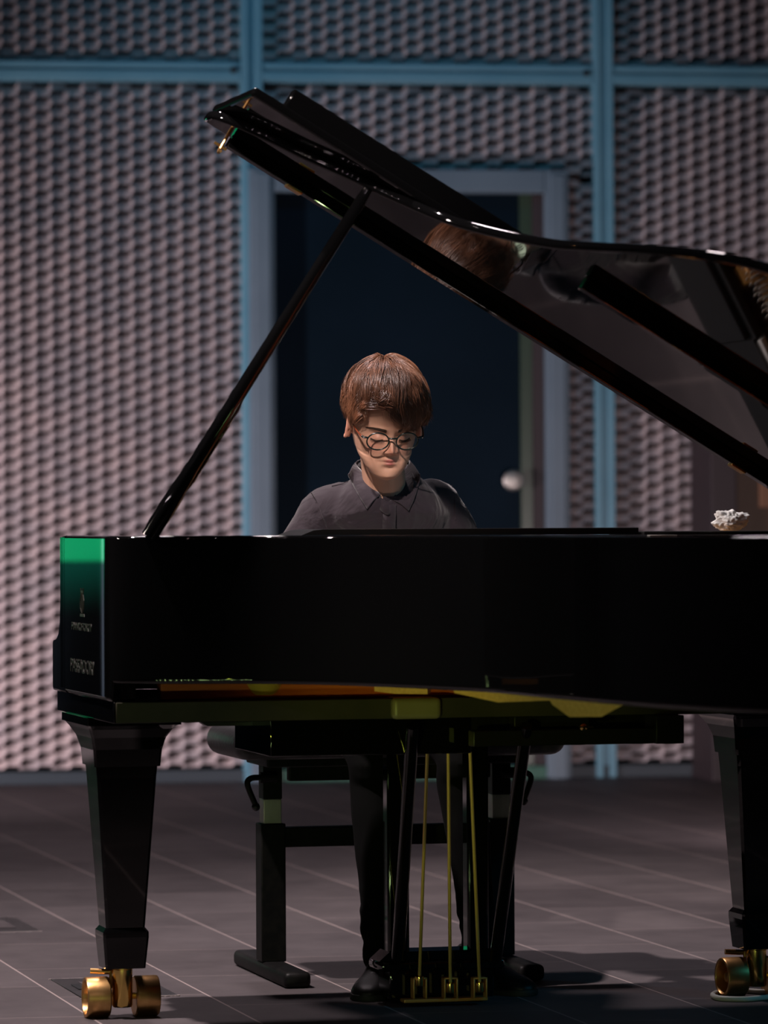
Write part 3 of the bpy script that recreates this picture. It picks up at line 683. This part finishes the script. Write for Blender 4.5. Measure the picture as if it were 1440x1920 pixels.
def head_mesh(bm):
    NZ, NT = 190, 220; zs = -.110 + .242 * (1 - np.cos(np.linspace(0, np.pi, NZ))) / 2
    th = np.linspace(0, 2 * np.pi, NT, endpoint=False); rings = []
    for z in zs:
        w_, yf, yb = (float(a_) for a_ in sec(z)); yc = min(max(-.008, yb + .012), yf - .012) if z > -.05 else (yf * .45 + yb * .55); c, s = np.cos(th), np.sin(th)
        n = 2.25; x = w_ * np.sign(c) * np.abs(c) ** (2 / n); y = np.where(s > 0, yc + (yf - yc) * np.abs(s) ** (2 / 2.35), yc - (yc - yb) * np.abs(s) ** (2 / 2.0))
        msk = np.clip((y - .02) / .03, 0, 1); y = y + face_disp(x, z) * msk
        rings.append([bm.verts.new(HM @ Vector((a, b, z))) for a, b in zip(x, y)])
    for a, b in zip(rings, rings[1:]):
        for k_ in range(NT): bm.faces.new((a[k_], a[(k_ + 1) % NT], b[(k_ + 1) % NT], b[k_]))
    bm.faces.new(rings[0][::-1]); bm.faces.new(rings[-1])
def ear(bm, s):
    E = Matrix.Translation((s * .0705, -.010, -.004)) @ Matrix.Rotation(s * R(-36), 4, 'Z') @ Matrix.Rotation(R(10), 4, 'X')
    # outline of the ear in (y back, z up): helix ring, inner ridge, bowl and lobe
    hel = catmull([(.012, -.002), (.016, .014), (.008, .029), (-.008, .031), (-.019, .020), (-.020, .002), (-.013, -.016), (-.003, -.027), (.007, -.026), (.010, -.014)], 6) if False else None
    pts = [(.012, .002), (.013, .017), (.004, .029), (-.010, .029), (-.020, .017), (-.020, 0), (-.014, -.015), (-.004, -.026), (.006, -.025), (.010, -.012)]
    P = [E @ Vector((s * (.006 + .010 * (1 if y < -.005 else (.012 - y) / .017 if y < .012 else 0)), y, z)) for y, z in pts]
    P = [HM @ p for p in P]
    tube(bm, catmull(P, 5, True) + [P[0]], .0036, 8)
    tube(bm, catmull([HM @ (E @ Vector((s * x, y, z))) for x, y, z in ((.009, -.002, .019), (.012, -.012, .010), (.011, -.012, -.004), (.009, -.004, -.014), (.008, .006, -.013))], 5), .0032, 8)
    for y, z, r, x in ((-.004, .004, .016, .002), (.0, -.018, .0095, .005), (-.004, .016, .013, .003)): ball(bm, HM @ (E @ Vector((s * x, y, z))), r, 14, (.28, 1, 1), mtx=(HM.to_3x3() @ E.to_3x3()).to_4x4())
    ball(bm, HM @ (E @ Vector((s * .007, .009, -.006))), .0042, 10)
def limb(bm, pts, rad, n=5, seg=16):
    P = catmull(pts, n); r = np.interp(np.linspace(0, len(pts) - 1, len(P)), range(len(pts)), rad); tube(bm, P, list(r), seg)
    ball(bm, P[0], r[0], 14); ball(bm, P[-1], r[-1], 14)
SH = {-1: Vector((-.128, 9.655, 1.058)), 1: Vector((.118, 9.712, 1.066))}
EL = {-1: Vector((-.262, 9.68, .815)), 1: Vector((.240, 9.79, .82))}
WRI = {-1: Vector((-.165, 9.435, .80)), 1: Vector((.225, 9.52, .80))}
def hand(bm, s):
    w0 = WRI[s]; f = (PM.to_3x3() @ Vector((0, -1, 0))).normalized(); r_ = (PM.to_3x3() @ Vector((1, 0, 0))).normalized(); up = Vector((0, 0, 1))
    inn = -s
    limb(bm, [w0, w0 + f * .03, w0 + f * .075 + up * .004], [.021, .026, .026], 4)
    for k_, (off, L_) in enumerate(((-.030, .062), (-.010, .074), (.010, .080), (.030, .072))):
        b0_ = w0 + f * .07 + r_ * (off * inn * -1) * .95 + up * .006; L_ *= .92
        kz = .745 + .007
        tip = Vector((b0_.x, b0_.y, 0)) + f * L_ * .74; tip.z = kz
        limb(bm, [b0_ - f * .02, b0_, b0_ + f * L_ * .40 + up * .010, b0_ + f * L_ * .68 - up * .012, tip], [.010, .0095, .0085, .0078, .0065], 4, 10)
    t0 = w0 + f * .02 + r_ * inn * .018 - up * .004
    tt = t0 + f * .075 + r_ * inn * .03; tt.z = .753
    limb(bm, [t0, t0 + f * .025 + r_ * inn * .018, t0 + f * .052 + r_ * inn * .028 - up * .01, tt], [.013, .0115, .0098, .0075], 4, 10)
def remesh(bm, vox, name, sm=2):
    me = bpy.data.meshes.new(name + '_raw'); bm.to_mesh(me); bm.free()
    o = bpy.data.objects.new(name + '_raw', me); COL.objects.link(o)
    md = o.modifiers.new('r', 'REMESH'); md.mode = 'VOXEL'; md.voxel_size = vox; md.adaptivity = 0
    if sm: ms = o.modifiers.new('s', 'SMOOTH'); ms.iterations = sm; ms.factor = .5
    bpy.context.view_layer.update()
    out = bpy.data.meshes.new_from_object(o.evaluated_get(bpy.context.evaluated_depsgraph_get()))
    bpy.data.objects.remove(o); bpy.data.meshes.remove(me); out.name = name
    return out
q = nb(); head_mesh(q); ear(q, -1); ear(q, 1)
NK = Vector((.004, 9.625, 1.075))
limb(q, [HM @ Vector((0, -.028, -.01)), HM @ Vector((0, -.030, -.055)), NK, NK + Vector((0, .03, -.10))], [.050, .047, .048, .05], 5, 24)
# trunk, arms and legs under the clothes
HIP = Vector((0, 9.93, .672))
limb(q, [HIP, Vector((0, 9.90, .74)), Vector((0, 9.82, .86)), Vector((0, 9.73, .96)), Vector((.004, 9.66, 1.035))], [.085, .075, .07, .06, .045], 5, 20)
for s in (-1, 1):
    limb(q, [NK + Vector((s * .02, .03, -.06)), SH[s] - Vector((s * .02, 0, .01)), (SH[s] + EL[s]) / 2, EL[s], (EL[s] * .5 + WRI[s] * .5), WRI[s]], [.035, .036, .032, .027, .026, .020], 5)
    hand(q, s)
KN = {-1: Vector((-.028, 9.47, .50)), 1: Vector((.165, 9.52, .50))}
AN = {-1: Vector((-.012, 9.42, .10)), 1: Vector((.205, 9.50, .10))}
for s in (-1, 1):
    hp = HIP + Vector((s * .075, 0, -.01))
    limb(q, [hp, hp * .5 + KN[s] * .5, KN[s], KN[s] * .6 + AN[s] * .4, AN[s], AN[s] + Vector((0, .0, -.05))], [.06, .048, .034, .032, .026, .026], 5)
bmesh.ops.translate(q, verts=q.verts, vec=-BASE)
skin = remesh(q, .0019, 'person', 2)
nv = len(skin.vertices); cof = np.empty(nv * 3); skin.vertices.foreach_get('co', cof); cof = cof.reshape(-1, 3) + np.array(BASE)
hi_ = np.array(HM.inverted()); hl = cof @ hi_[:3, :3].T + hi_[:3, 3]
colr = np.tile(np.array([.56, .315, .215]), (nv, 1)); x_, y_, z_ = hl[:, 0], hl[:, 1], zn(hl[:, 2]); front = np.clip((y_ - .045) / .02, 0, 1)
def blend(c, wgt):
    global colr
    wgt = np.clip(wgt, 0, 1)[:, None]; colr = colr * (1 - wgt) + np.array(c) * wgt
blend((.60, .24, .17), front * .55 * (g2(np.abs(x_), z_, .036, -.024, .018, .014) + g2(x_, z_, 0, -.026, .012, .010)))
blend((.52, .25, .18), front * .5 * g2(np.abs(x_), z_, .031, -.001, .014, .009))
blend((.40, .115, .10), front * .95 * np.clip(1.6 * (g2(x_, z_, 0, -.0480, .0140, .0030) + g2(x_, z_, 0, -.0552, .0120, .0036)) - .35, 0, 1))
blend((.16, .035, .03), front * g2(x_, z_, 0, -.0514, .0175, .0012))
blend((.58, .24, .17), .6 * np.clip((np.abs(x_) - .072) / .006, 0, 1) * (np.abs(z_) < .05) * (np.abs(y_) < .05))
ca = skin.color_attributes.new('tint', 'FLOAT_COLOR', 'POINT'); ca.data.foreach_set('color', np.c_[colr, np.ones(nv)].astype(np.float32).ravel())
skin.polygons.foreach_set('use_smooth', [True] * len(skin.polygons)); skin.materials.append(M['skin'])
person = bpy.data.objects.new('person', skin); COL.objects.link(person); person.location = BASE
tag(person, 'seated young person in a black shirt and round glasses, head bowed over the keys', 'person')
def pchild(name, bm, m, ang=40): return obj(name, bm, m, person, ang, off=BASE)

# brows, lashes
def face_pt(x, z, lift):
    w_, yf, yb = sec(z); yc = -.008; c = min(abs(x) / w_, 1) ** (2.25 / 2); s = math.sqrt(max(1 - c * c, 0)); y = yc + (yf - yc) * s ** (2 / 2.35) + float(face_disp(np.array(x), np.array(z)))
    return HM @ Vector((x, y + lift, z))
for s in (-1, 1):
    q = nb()
    for k in range(260):
        u = random.random(); x = s * (.0125 + .036 * u); z = .0150 + .0055 * math.sin(u * 2.3) - .001 * u + random.uniform(-.0036, .0036) * (1.15 - u * .75)
        L_ = random.uniform(.005, .008); p = [face_pt(x + s * L_ * t, z + (.0022 - .004 * u) * t, .0004 + .0009 * t) for t in (0, .5, 1)]
        tube(q, p, [.00042, .0004, .00015], 4, False)
    pchild('eyebrow', q, 'brow')
    q = nb()
    lash = [face_pt(s * (.031 + .0125 * t), -.0058 - .0026 * (1 - t * t), .0003) for t in np.linspace(-1, 1, 15)]
    tube(q, lash, .00085, 6)
    for k in range(34):
        t = -1 + 2 * k / 33; b_ = face_pt(s * (.031 + .0125 * t), -.0058 - .0026 * (1 - t * t), .0002)
        tip = b_ + HM.to_3x3() @ Vector((s * .003 * t, .0068, -.0042)); tube(q, [b_, (b_ + tip) / 2 - HM.to_3x3() @ Vector((0, 0, .0009)), tip], [.00035, .0003, .0001], 4, False)
    pchild('eyelashes', q, 'brow')
# glasses
GM = HM @ Matrix.Translation((0, .101, -.0045)) @ Matrix.Rotation(R(-6), 4, 'X')
gl_root = None
q = nb()
def lens_pt(s, a, k=1.0):
    rx, rz = .0243, .0198 + (.0010 if math.sin(a) > 0 else 0)
    x = s * .0325 + rx * k * math.cos(a); z = rz * k * math.sin(a); return GM @ Vector((x, -.9 * (x * x) * 1.0 - .001, z))
for s in (-1, 1):
    P = [lens_pt(s, 2 * math.pi * k / 48) for k in range(48)]; tube(q, P + [P[0]], .00165, 8)
tube(q, catmull([lens_pt(-1, R(22)), GM @ Vector((-.003, .0018, .0085)), GM @ Vector((.003, .0018, .0085)), lens_pt(1, R(158))], 5), .0020, 8)
for s in (-1, 1):
    a = lens_pt(s, R(24) if s > 0 else R(156)); tube(q, [a, GM @ Vector((s * .0640, -.004, .0098)), GM @ Vector((s * .0685, -.010, .0100))], [.002, .0024, .0022], 8)
gl_root = pchild('glasses', q, 'glassframe', 60)
for s in (-1, 1):
    q = nb(); tube(q, catmull([GM @ Vector((s * .0685, -.008, .0100)), HM @ Vector((s * .0745, .055, .009)), HM @ Vector((s * .0765, .01, .012)), HM @ Vector((s * .0745, -.012, .008)), HM @ Vector((s * .073, -.03, -.012))], 6), .0019, 8)
    o = obj('temple', q, 'temple', gl_root, 60, off=BASE)
    q = nb(); lathe(q, [(.0004, 0), (.0011, 0), (.0011, .0012), (.0004, .0014)], 8, GM @ Matrix.Translation((s * .0655, -.001, .0098)) @ Matrix.Rotation(R(-90), 4, 'X')); obj('hinge_pin', q, 'steel', gl_root, 40, off=BASE)
    q = nb(); vs = [q.verts.new(lens_pt(s, 2 * math.pi * k / 40, .98)) for k in range(40)]; c_ = q.verts.new(GM @ Vector((s * .0325, -.9 * .0325 ** 2 + .0012, 0)))
    for k in range(40): q.faces.new((vs[k], vs[(k + 1) % 40], c_))
    o = obj('lens', q, M['lens'], gl_root, 80, off=BASE)

# hair: underlayer cap and combed locks
HE = np.array([0, -.006, .028]); HS = np.array([.0750, .0965, .0925])
ENDZ = ([-180, -140, -122, -108, -92, -78, -68, -60, -52, -44, -34, -24, -15, -6, 2, 10, 18, 26, 34, 44, 56, 68, 80, 95, 110, 140, 180],
        [-.058, -.048, -.012, .030, .036, .030, .014, .022, .046, .063, .074, .080, .081, .077, .064, .044, .024, .014, .018, .030, .034, .024, .010, -.002, -.022, -.048, -.058])
def hair_pt(al, ph, lift):        # al from the crown, ph azimuth about it (0 = front, + = picture right)
    al, ph, lift = np.broadcast_arrays(np.asarray(al, float), np.asarray(ph, float), np.asarray(lift, float))
    d = np.stack([np.sin(al) * np.sin(ph), np.sin(al) * np.cos(ph) - .40 * np.clip(np.cos(al), 0, 1), np.cos(al)], -1)
    d /= (np.abs(d) ** 2.35).sum(-1, keepdims=True) ** (1 / 2.35)
    return HE + d * (HS + lift[..., None])
def alpha_end(ph, zend, lift):
    lo_, hi__ = .2, 2.9
    for _ in range(22):
        mid = (lo_ + hi__) / 2
        if hair_pt(mid, ph, lift)[2] > zend: lo_ = mid
        else: hi__ = mid
    return lo_
def endz(ph): return np.interp(math.degrees((ph + math.pi) % (2 * math.pi) - math.pi), *ENDZ)
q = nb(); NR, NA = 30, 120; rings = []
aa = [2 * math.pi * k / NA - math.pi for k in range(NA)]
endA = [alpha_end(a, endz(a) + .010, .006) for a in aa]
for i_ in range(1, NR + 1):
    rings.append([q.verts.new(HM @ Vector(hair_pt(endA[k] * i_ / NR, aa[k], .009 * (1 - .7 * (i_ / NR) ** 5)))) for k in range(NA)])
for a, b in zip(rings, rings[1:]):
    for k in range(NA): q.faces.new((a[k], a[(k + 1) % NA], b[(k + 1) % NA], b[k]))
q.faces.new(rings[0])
HV, HFc, HT = [], [], []
def add_strand(P, r0, col):
    n = len(P); T = np.gradient(P, axis=0); T /= np.linalg.norm(T, axis=1)[:, None] + 1e-9
    C = P - HE; C /= np.linalg.norm(C, axis=1)[:, None]; B = np.cross(T, C); B /= np.linalg.norm(B, axis=1)[:, None] + 1e-9; N_ = np.cross(B, T)
    tt = np.linspace(0, 1, n); r = r0 * np.clip(1.12 - tt ** 3 * 1.05, .08, 1)[:, None]
    base = add_strand.base; i__ = np.arange(n - 1)
    for a in (0, 2.094, 4.189): HV.append(P + (B * math.cos(a) + N_ * math.sin(a)) * r)
    for a in range(3):
        b = (a + 1) % 3; HFc.append(np.stack([base + a * n + i__, base + a * n + i__ + 1, base + b * n + i__ + 1, base + b * n + i__], 1))
    HT.append(np.tile(col, (3 * n, 1))); add_strand.base += 3 * n
add_strand.base = 0
def sma(t): t = np.clip(t, 0, 1); return t * t * (3 - 2 * t)
NCL, NS = 640, 16
tv = np.linspace(0, 1, NS); part = R(-16)
for c in range(NCL):
    ph0 = random.uniform(-math.pi, math.pi)
    if random.random() < .5: ph0 = random.gauss(0, .8)
    al0 = random.choice([random.uniform(.0, .45), random.uniform(.25, .8), random.uniform(.6, 1.15), random.uniform(.9, 1.3)])
    dphi = 0
    if abs(ph0) < 1.8:      # the fringe falls to either side of the parting
        d0 = ph0 - part + random.gauss(0, .22)
        dphi = math.tanh(d0 / .35) * (.42 if d0 > 0 else .22) * random.uniform(.2, 1.4) * (1 - .35 * max(0, al0 - .6))
    dphi += random.gauss(0, .16)
    ph1 = ph0 + dphi; zend = endz(ph1) + random.gauss(0, .0032) + (random.random() < .12) * random.uniform(-.007, 0)
    ae = alpha_end(ph1, zend, .012)
    al1 = min(ae, al0 + random.uniform(.55, 1.15))
    if al1 <= al0 + .10: continue
    lmax = random.uniform(.009, .0215) * (1 if al1 < ae - .02 else .88); bend = random.gauss(0, .17); wob = random.uniform(2.0, 5.0); wph = random.uniform(0, 6.3)
    flip = max(0, random.gauss(0, .0022)); tone = math.exp(random.gauss(-.05, .38))
    for h_ in range(36):
        sp_ = 1 / max(.30, math.sin(max(al0, .30))); oph = random.gauss(0, .05) * sp_; oal = random.gauss(0, .045); ol_ = random.gauss(0, .0020); kl = random.uniform(.55, .85); fr_ = random.gauss(0, .012)
        cl = 1 - kl * tv ** .8
        al = np.maximum(al0 + oal * (1 - .5 * tv) + (al1 - al0) * tv * random.uniform(.92, 1.04), .01)
        ph = ph0 + dphi * sma(tv) + oph * cl + (bend * np.sin(tv * wob + wph) - bend * math.sin(wph)) * .45 + fr_ * tv ** 2 * sp_
        lift = .003 + .010 * max(0, 1 - al0 / .5) * (1 - tv) + (lmax + ol_ * cl) * sma(tv / .4 + .5 * max(0, 1 - al0 / .5)) * (1 - .42 * sma((tv - .65) / .35)) + flip * tv ** 3
        add_strand(hair_pt(al, ph, lift), random.uniform(.00030, .00056), np.array([.19, .081, .042]) * tone * random.uniform(.75, 1.3))
for c in range(110):      # loose ends standing off the head
    ph0 = random.uniform(-math.pi, math.pi); al0 = random.uniform(.05, 1.3); L_ = random.uniform(.2, .6)
    al = al0 + L_ * tv; ph = ph0 + random.gauss(0, .3) * tv; add_strand(hair_pt(al, ph, .016 + random.uniform(.004, .013) * tv ** 1.5), .00026, np.array([.26, .12, .06]))
for c in range(240):      # tuft turned out above the far ear
    al0 = random.uniform(1.12, 1.34); pp = R(80) + random.gauss(0, .07)
    add_strand(hair_pt(al0 + random.uniform(.22, .36) * tv, pp + random.gauss(0, .02) * tv, .015 + random.uniform(.008, .017) * tv ** 2.2), .0005, np.array([.19, .08, .042]) * random.uniform(.6, 1.3))
HVa = np.concatenate(HV); HVa = HVa @ np.array(HM)[:3, :3].T + np.array(HM)[:3, 3]
hair = pchild('hair', (HVa, np.concatenate(HFc)), 'hair', 0); hair.data.polygons.foreach_set('use_smooth', [True] * len(hair.data.polygons))
ca = hair.data.color_attributes.new('tint', 'FLOAT_COLOR', 'POINT'); HTa = np.concatenate(HT); ca.data.foreach_set('color', np.c_[HTa, np.ones(len(HTa))].astype(np.float32).ravel())
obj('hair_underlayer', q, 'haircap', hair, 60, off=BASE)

# shirt
q = nb()
def torso_ring(c, rx, ry, yaw, n=40):
    return [Vector(c) + Vector((math.cos(yaw) * rx * math.cos(a) - math.sin(yaw) * ry * math.sin(a), math.sin(yaw) * rx * math.cos(a) + math.cos(yaw) * ry * math.sin(a), 0)) for a in np.linspace(0, 2 * math.pi, n, endpoint=False)]
SECT = [((0, 9.925, .60), .165, .115), ((0, 9.915, .68), .155, .11), ((0, 9.87, .78), .158, .108), ((0, 9.805, .90), .172, .112), ((0, 9.725, .99), .165, .122), ((.002, 9.685, 1.045), .152, .118), ((.003, 9.665, 1.085), .122, .102), ((.004, 9.655, 1.112), .088, .086), ((.004, 9.645, 1.135), .060, .066), ((.004, 9.640, 1.15), .052, .058)]
rings = [[q.verts.new(v) for v in torso_ring(c, rx, ry, PA * .8)] for c, rx, ry in SECT]
for a, b in zip(rings, rings[1:]):
    for k in range(40): q.faces.new((a[k], a[(k + 1) % 40], b[(k + 1) % 40], b[k]))
q.faces.new(rings[0][::-1]); q.faces.new(rings[-1])
for s in (-1, 1):
    n_ = NK + Vector((s * .03, .04, -.015))
    limb(q, [n_, n_ * .45 + SH[s] * .55 + Vector((0, 0, .002)), SH[s] + Vector((s * .006, 0, -.010)), SH[s] * .55 + EL[s] * .45 + Vector((s * .004, -.002, .008)), EL[s], EL[s] * .45 + WRI[s] * .55, WRI[s] * .96 + EL[s] * .04], [.050, .053, .054, .049, .045, .041, .033], 6, 24)
sh_me = remesh(q, .0045, 'shirt', 6)
tmpb = nb(); tmpb.from_mesh(sh_me)
for v in tmpb.verts:     # cloth folds: pulled from the armpits and across the sleeves
    c = v.co; n = v.normal
    f1 = noise.noise(Vector((c.x * 9 + c.z * 7, c.y * 6, c.z * 11 - c.x * 8)) + Vector((2, 4, 1))); f2 = noise.noise(Vector((c.x * 26 - c.z * 14, c.y * 20, c.z * 24)))
    rid = 1 - abs(noise.noise(Vector((c.x * 14 + c.z * 10, c.y * 9, c.z * 7 - c.x * 12)) + Vector((7, 1, 3)))) * 2.2
    v.co += n * (.0045 * f1 + .0018 * f2 + .0045 * max(rid - .45, 0))
bvh = BVHTree.FromBMesh(tmpb)
# open the neck
gv = [v for v in tmpb.verts if v.co.z - (v.co.y - 9.58) * .5 > 1.092 and abs(v.co.x - .004) < .058]
bmesh.ops.delete(tmpb, geom=gv, context='VERTS')
shirt = pchild('shirt', tmpb, 'shirt', 0); shirt.data.polygons.foreach_set('use_smooth', [True] * len(shirt.data.polygons))
def onshirt(px, py, lift=.0015):      # point of the shirt front seen at a picture position
    o_ = Vector((0, 0, CAMH)); d_ = (at(px, py, 9.0) - o_).normalized(); h = bvh.ray_cast(o_, d_)
    return (h[0] + h[1] * lift) if h[0] else at(px, py, 9.6)
for line in ([(583, 922), (594, 940), (602, 958), (610, 980), (616, 1000)], [(622, 912), (640, 908), (654, 903)], [(846, 912), (852, 940), (854, 975)]):
    obj('seam', tube(nb(), catmull([onshirt(*p_) for p_ in line], 6), .0011, 6), 'shirt', shirt, 60, off=BASE)
q = nb(); pl_ = [(731, 946), (731, 962), (730, 980), (730, 1002), (729, 1030)]
va = [q.verts.new(onshirt(a - 13, b, .002)) for a, b in pl_]; vb = [q.verts.new(onshirt(a + 11, b, .0035)) for a, b in pl_]
for i_ in range(len(pl_) - 1): q.faces.new((va[i_], va[i_ + 1], vb[i_ + 1], vb[i_]))
ob = obj('placket', q, 'shirt', shirt, 60, off=BASE); sd = ob.modifiers.new('thick', 'SOLIDIFY'); sd.thickness = .002; sd.offset = 1
for py in (959, 1010):
    p_ = onshirt(727, py, .0045); q = nb(); lathe(q, [(.001, 0), (.0038, 0), (.0042, .0006), (.0038, .0012), (.0025, .001), (.001, .0009)], 16, Matrix.Translation(p_) @ Matrix.Rotation(R(90), 4, 'X')); obj('button', q, 'button', shirt, 40, off=BASE)
# collar: fold line round the neck and the falling leaf with its points
def leaf(pts_top, pts_bot):
    q = nb(); T = catmull(pts_top, 8); B = catmull(pts_bot, 8); rows = []
    for t in np.linspace(0, 1, 9):
        rows.append([q.verts.new(a.lerp(b, t) + Vector((0, -.006 * math.sin(t * math.pi), .004 * math.sin(t * math.pi)))) for a, b in zip(T, B)])
    for a, b in zip(rows, rows[1:]):
        for k in range(len(a) - 1): q.faces.new((a[k], a[k + 1], b[k + 1], b[k]))
    o = obj('collar_leaf', q, 'shirt', shirt, 80, off=BASE); s_ = o.modifiers.new('thick', 'SOLIDIFY'); s_.thickness = .0025
    return o
bk_t, bk_b = Vector((.004, 9.705, 1.165)), Vector((.004, 9.745, 1.125))
leaf([bk_t, Vector((-.04, 9.69, 1.168)), at(668, 866, 9.655), at(680, 884, 9.62), at(697, 908, 9.585), at(714, 927, 9.562)],
     [bk_b, Vector((-.062, 9.735, 1.122))] + [onshirt(*p_, .005) for p_ in ((655, 887), (661, 905), (674, 930), (689, 955))])
leaf([bk_t, Vector((.045, 9.70, 1.168)), at(768, 866, 9.69), at(757, 888, 9.645), at(745, 912, 9.605), at(733, 936, 9.566)],
     [bk_b, Vector((.07, 9.75, 1.122))] + [onshirt(*p_, .005) for p_ in ((786, 887), (783, 908), (776, 932), (765, 958))])
q = nb(); ring = catmull([bk_t - Vector((0, .006, .004)), at(672, 870, 9.655), at(700, 915, 9.58), at(729, 940, 9.562), at(752, 905, 9.605), at(764, 872, 9.68)], 8, True)
rr = [[q.verts.new(p_ + Vector((0, 0, z))) for p_ in ring] for z in (0, -.03)]
for k in range(len(ring)): q.faces.new((rr[0][k], rr[0][(k + 1) % len(ring)], rr[1][(k + 1) % len(ring)], rr[1][k]))
o = obj('collar_stand', q, 'shirt', shirt, 80, off=BASE); o.modifiers.new('thick', 'SOLIDIFY').thickness = .002
# trousers and shoes
q = nb()
limb(q, [HIP + Vector((0, .03, .02)), HIP + Vector((0, -.04, .0))], [.115, .11], 4, 20)
for s in (-1, 1):
    hp = HIP + Vector((s * .08, -.02, -.0)); k_ = KN[s]
    limb(q, [hp, hp * .5 + k_ * .5 + Vector((0, 0, .01)), k_ + Vector((0, .0, .012)), k_ + Vector((0, -.004, -.05)), k_ * .6 + AN[s] * .4 + Vector((0, -.004, 0)), k_ * .25 + AN[s] * .75, AN[s] + Vector((0, 0, .005)), AN[s] + Vector((0, .004, -.022))], [.092, .076, .058, .0525, .049, .041, .040, .042], 6, 20)
tm = remesh(q, .005, 'trousers', 4); tmpb = nb(); tmpb.from_mesh(tm)
for v in tmpb.verts:
    c = v.co; lowk = max(0, 1 - abs(c.z - .13) / .12); rid = noise.noise(Vector((c.x * 8, c.y * 8, c.z * 55 + c.x * 14)))
    v.co += v.normal * (.003 * noise.noise(c * 14) + .005 * lowk * rid)
tr_ = pchild('trousers', tmpb, 'trousers', 0); tr_.data.polygons.foreach_set('use_smooth', [True] * len(tr_.data.polygons))
def shoe(an, toe):
    d = Vector((toe.x - an.x, toe.y - an.y, 0)); L_ = d.length + .06; d.normalize(); n = Vector((-d.y, d.x, 0)); h0 = Vector((an.x, an.y, 0)) - d * .055
    q = nb(); rings = []
    for t, w_, h in ((0, .018, .05), (.03, .028, .062), (.15, .033, .070), (.30, .034, .072), (.45, .036, .058), (.62, .041, .047), (.80, .040, .040), (.92, .031, .033), (.985, .016, .024), (1.0, .006, .016)):
        c = h0 + d * L_ * t; rings.append([q.verts.new(c + n * w_ * x + Vector((0, 0, .012 + (h - .012) * z))) for x, z in ((-1, 0), (-1.02, .25), (-.9, .6), (-.55, .93), (0, 1.0), (.55, .93), (.9, .6), (1.02, .25), (1, 0))])
    for a, b in zip(rings, rings[1:]):
        for k in range(9): q.faces.new((a[k], a[(k + 1) % 9], b[(k + 1) % 9], b[k]))
    q.faces.new(rings[0][::-1]); q.faces.new(rings[-1])
    bmesh.ops.subdivide_edges(q, edges=q.edges[:], cuts=1, smooth=.6, use_grid_fill=True)
    so = pchild('shoe', q, 'shoe', 60)
    q = nb(); P = []
    for t, w_ in ((0, .02), (.03, .03), (.15, .0355), (.30, .0355), (.45, .038), (.62, .044), (.80, .043), (.92, .034), (.985, .02), (1.012, .006)): P.append((h0 + d * L_ * t, w_))
    poly = [(c + n * w_) for c, w_ in P] + [(c - n * w_) for c, w_ in P[::-1]]
    prism(q, [(p_.x, p_.y) for p_ in poly], .0, .014, 'z', .002); obj('sole', q, 'sole', so, 40, off=BASE)
    q = nb()
    for k in range(4):
        c = h0 + d * L_ * (.36 + .06 * k); z = .071 - .006 * k - .0015; tube(q, [c - n * .016 + Vector((0, 0, z - .005)), c + Vector((0, 0, z)), c + n * .016 + Vector((0, 0, z - .005))], .0018, 6)
    obj('laces', q, 'black', so, 60, off=BASE)
shoe(AN[-1] + Vector((-.004, 0, 0)), at(683, 1874, 9.24)); shoe(AN[1] + Vector((.01, 0, 0)), at(985, 1866, 9.33))
print('built')
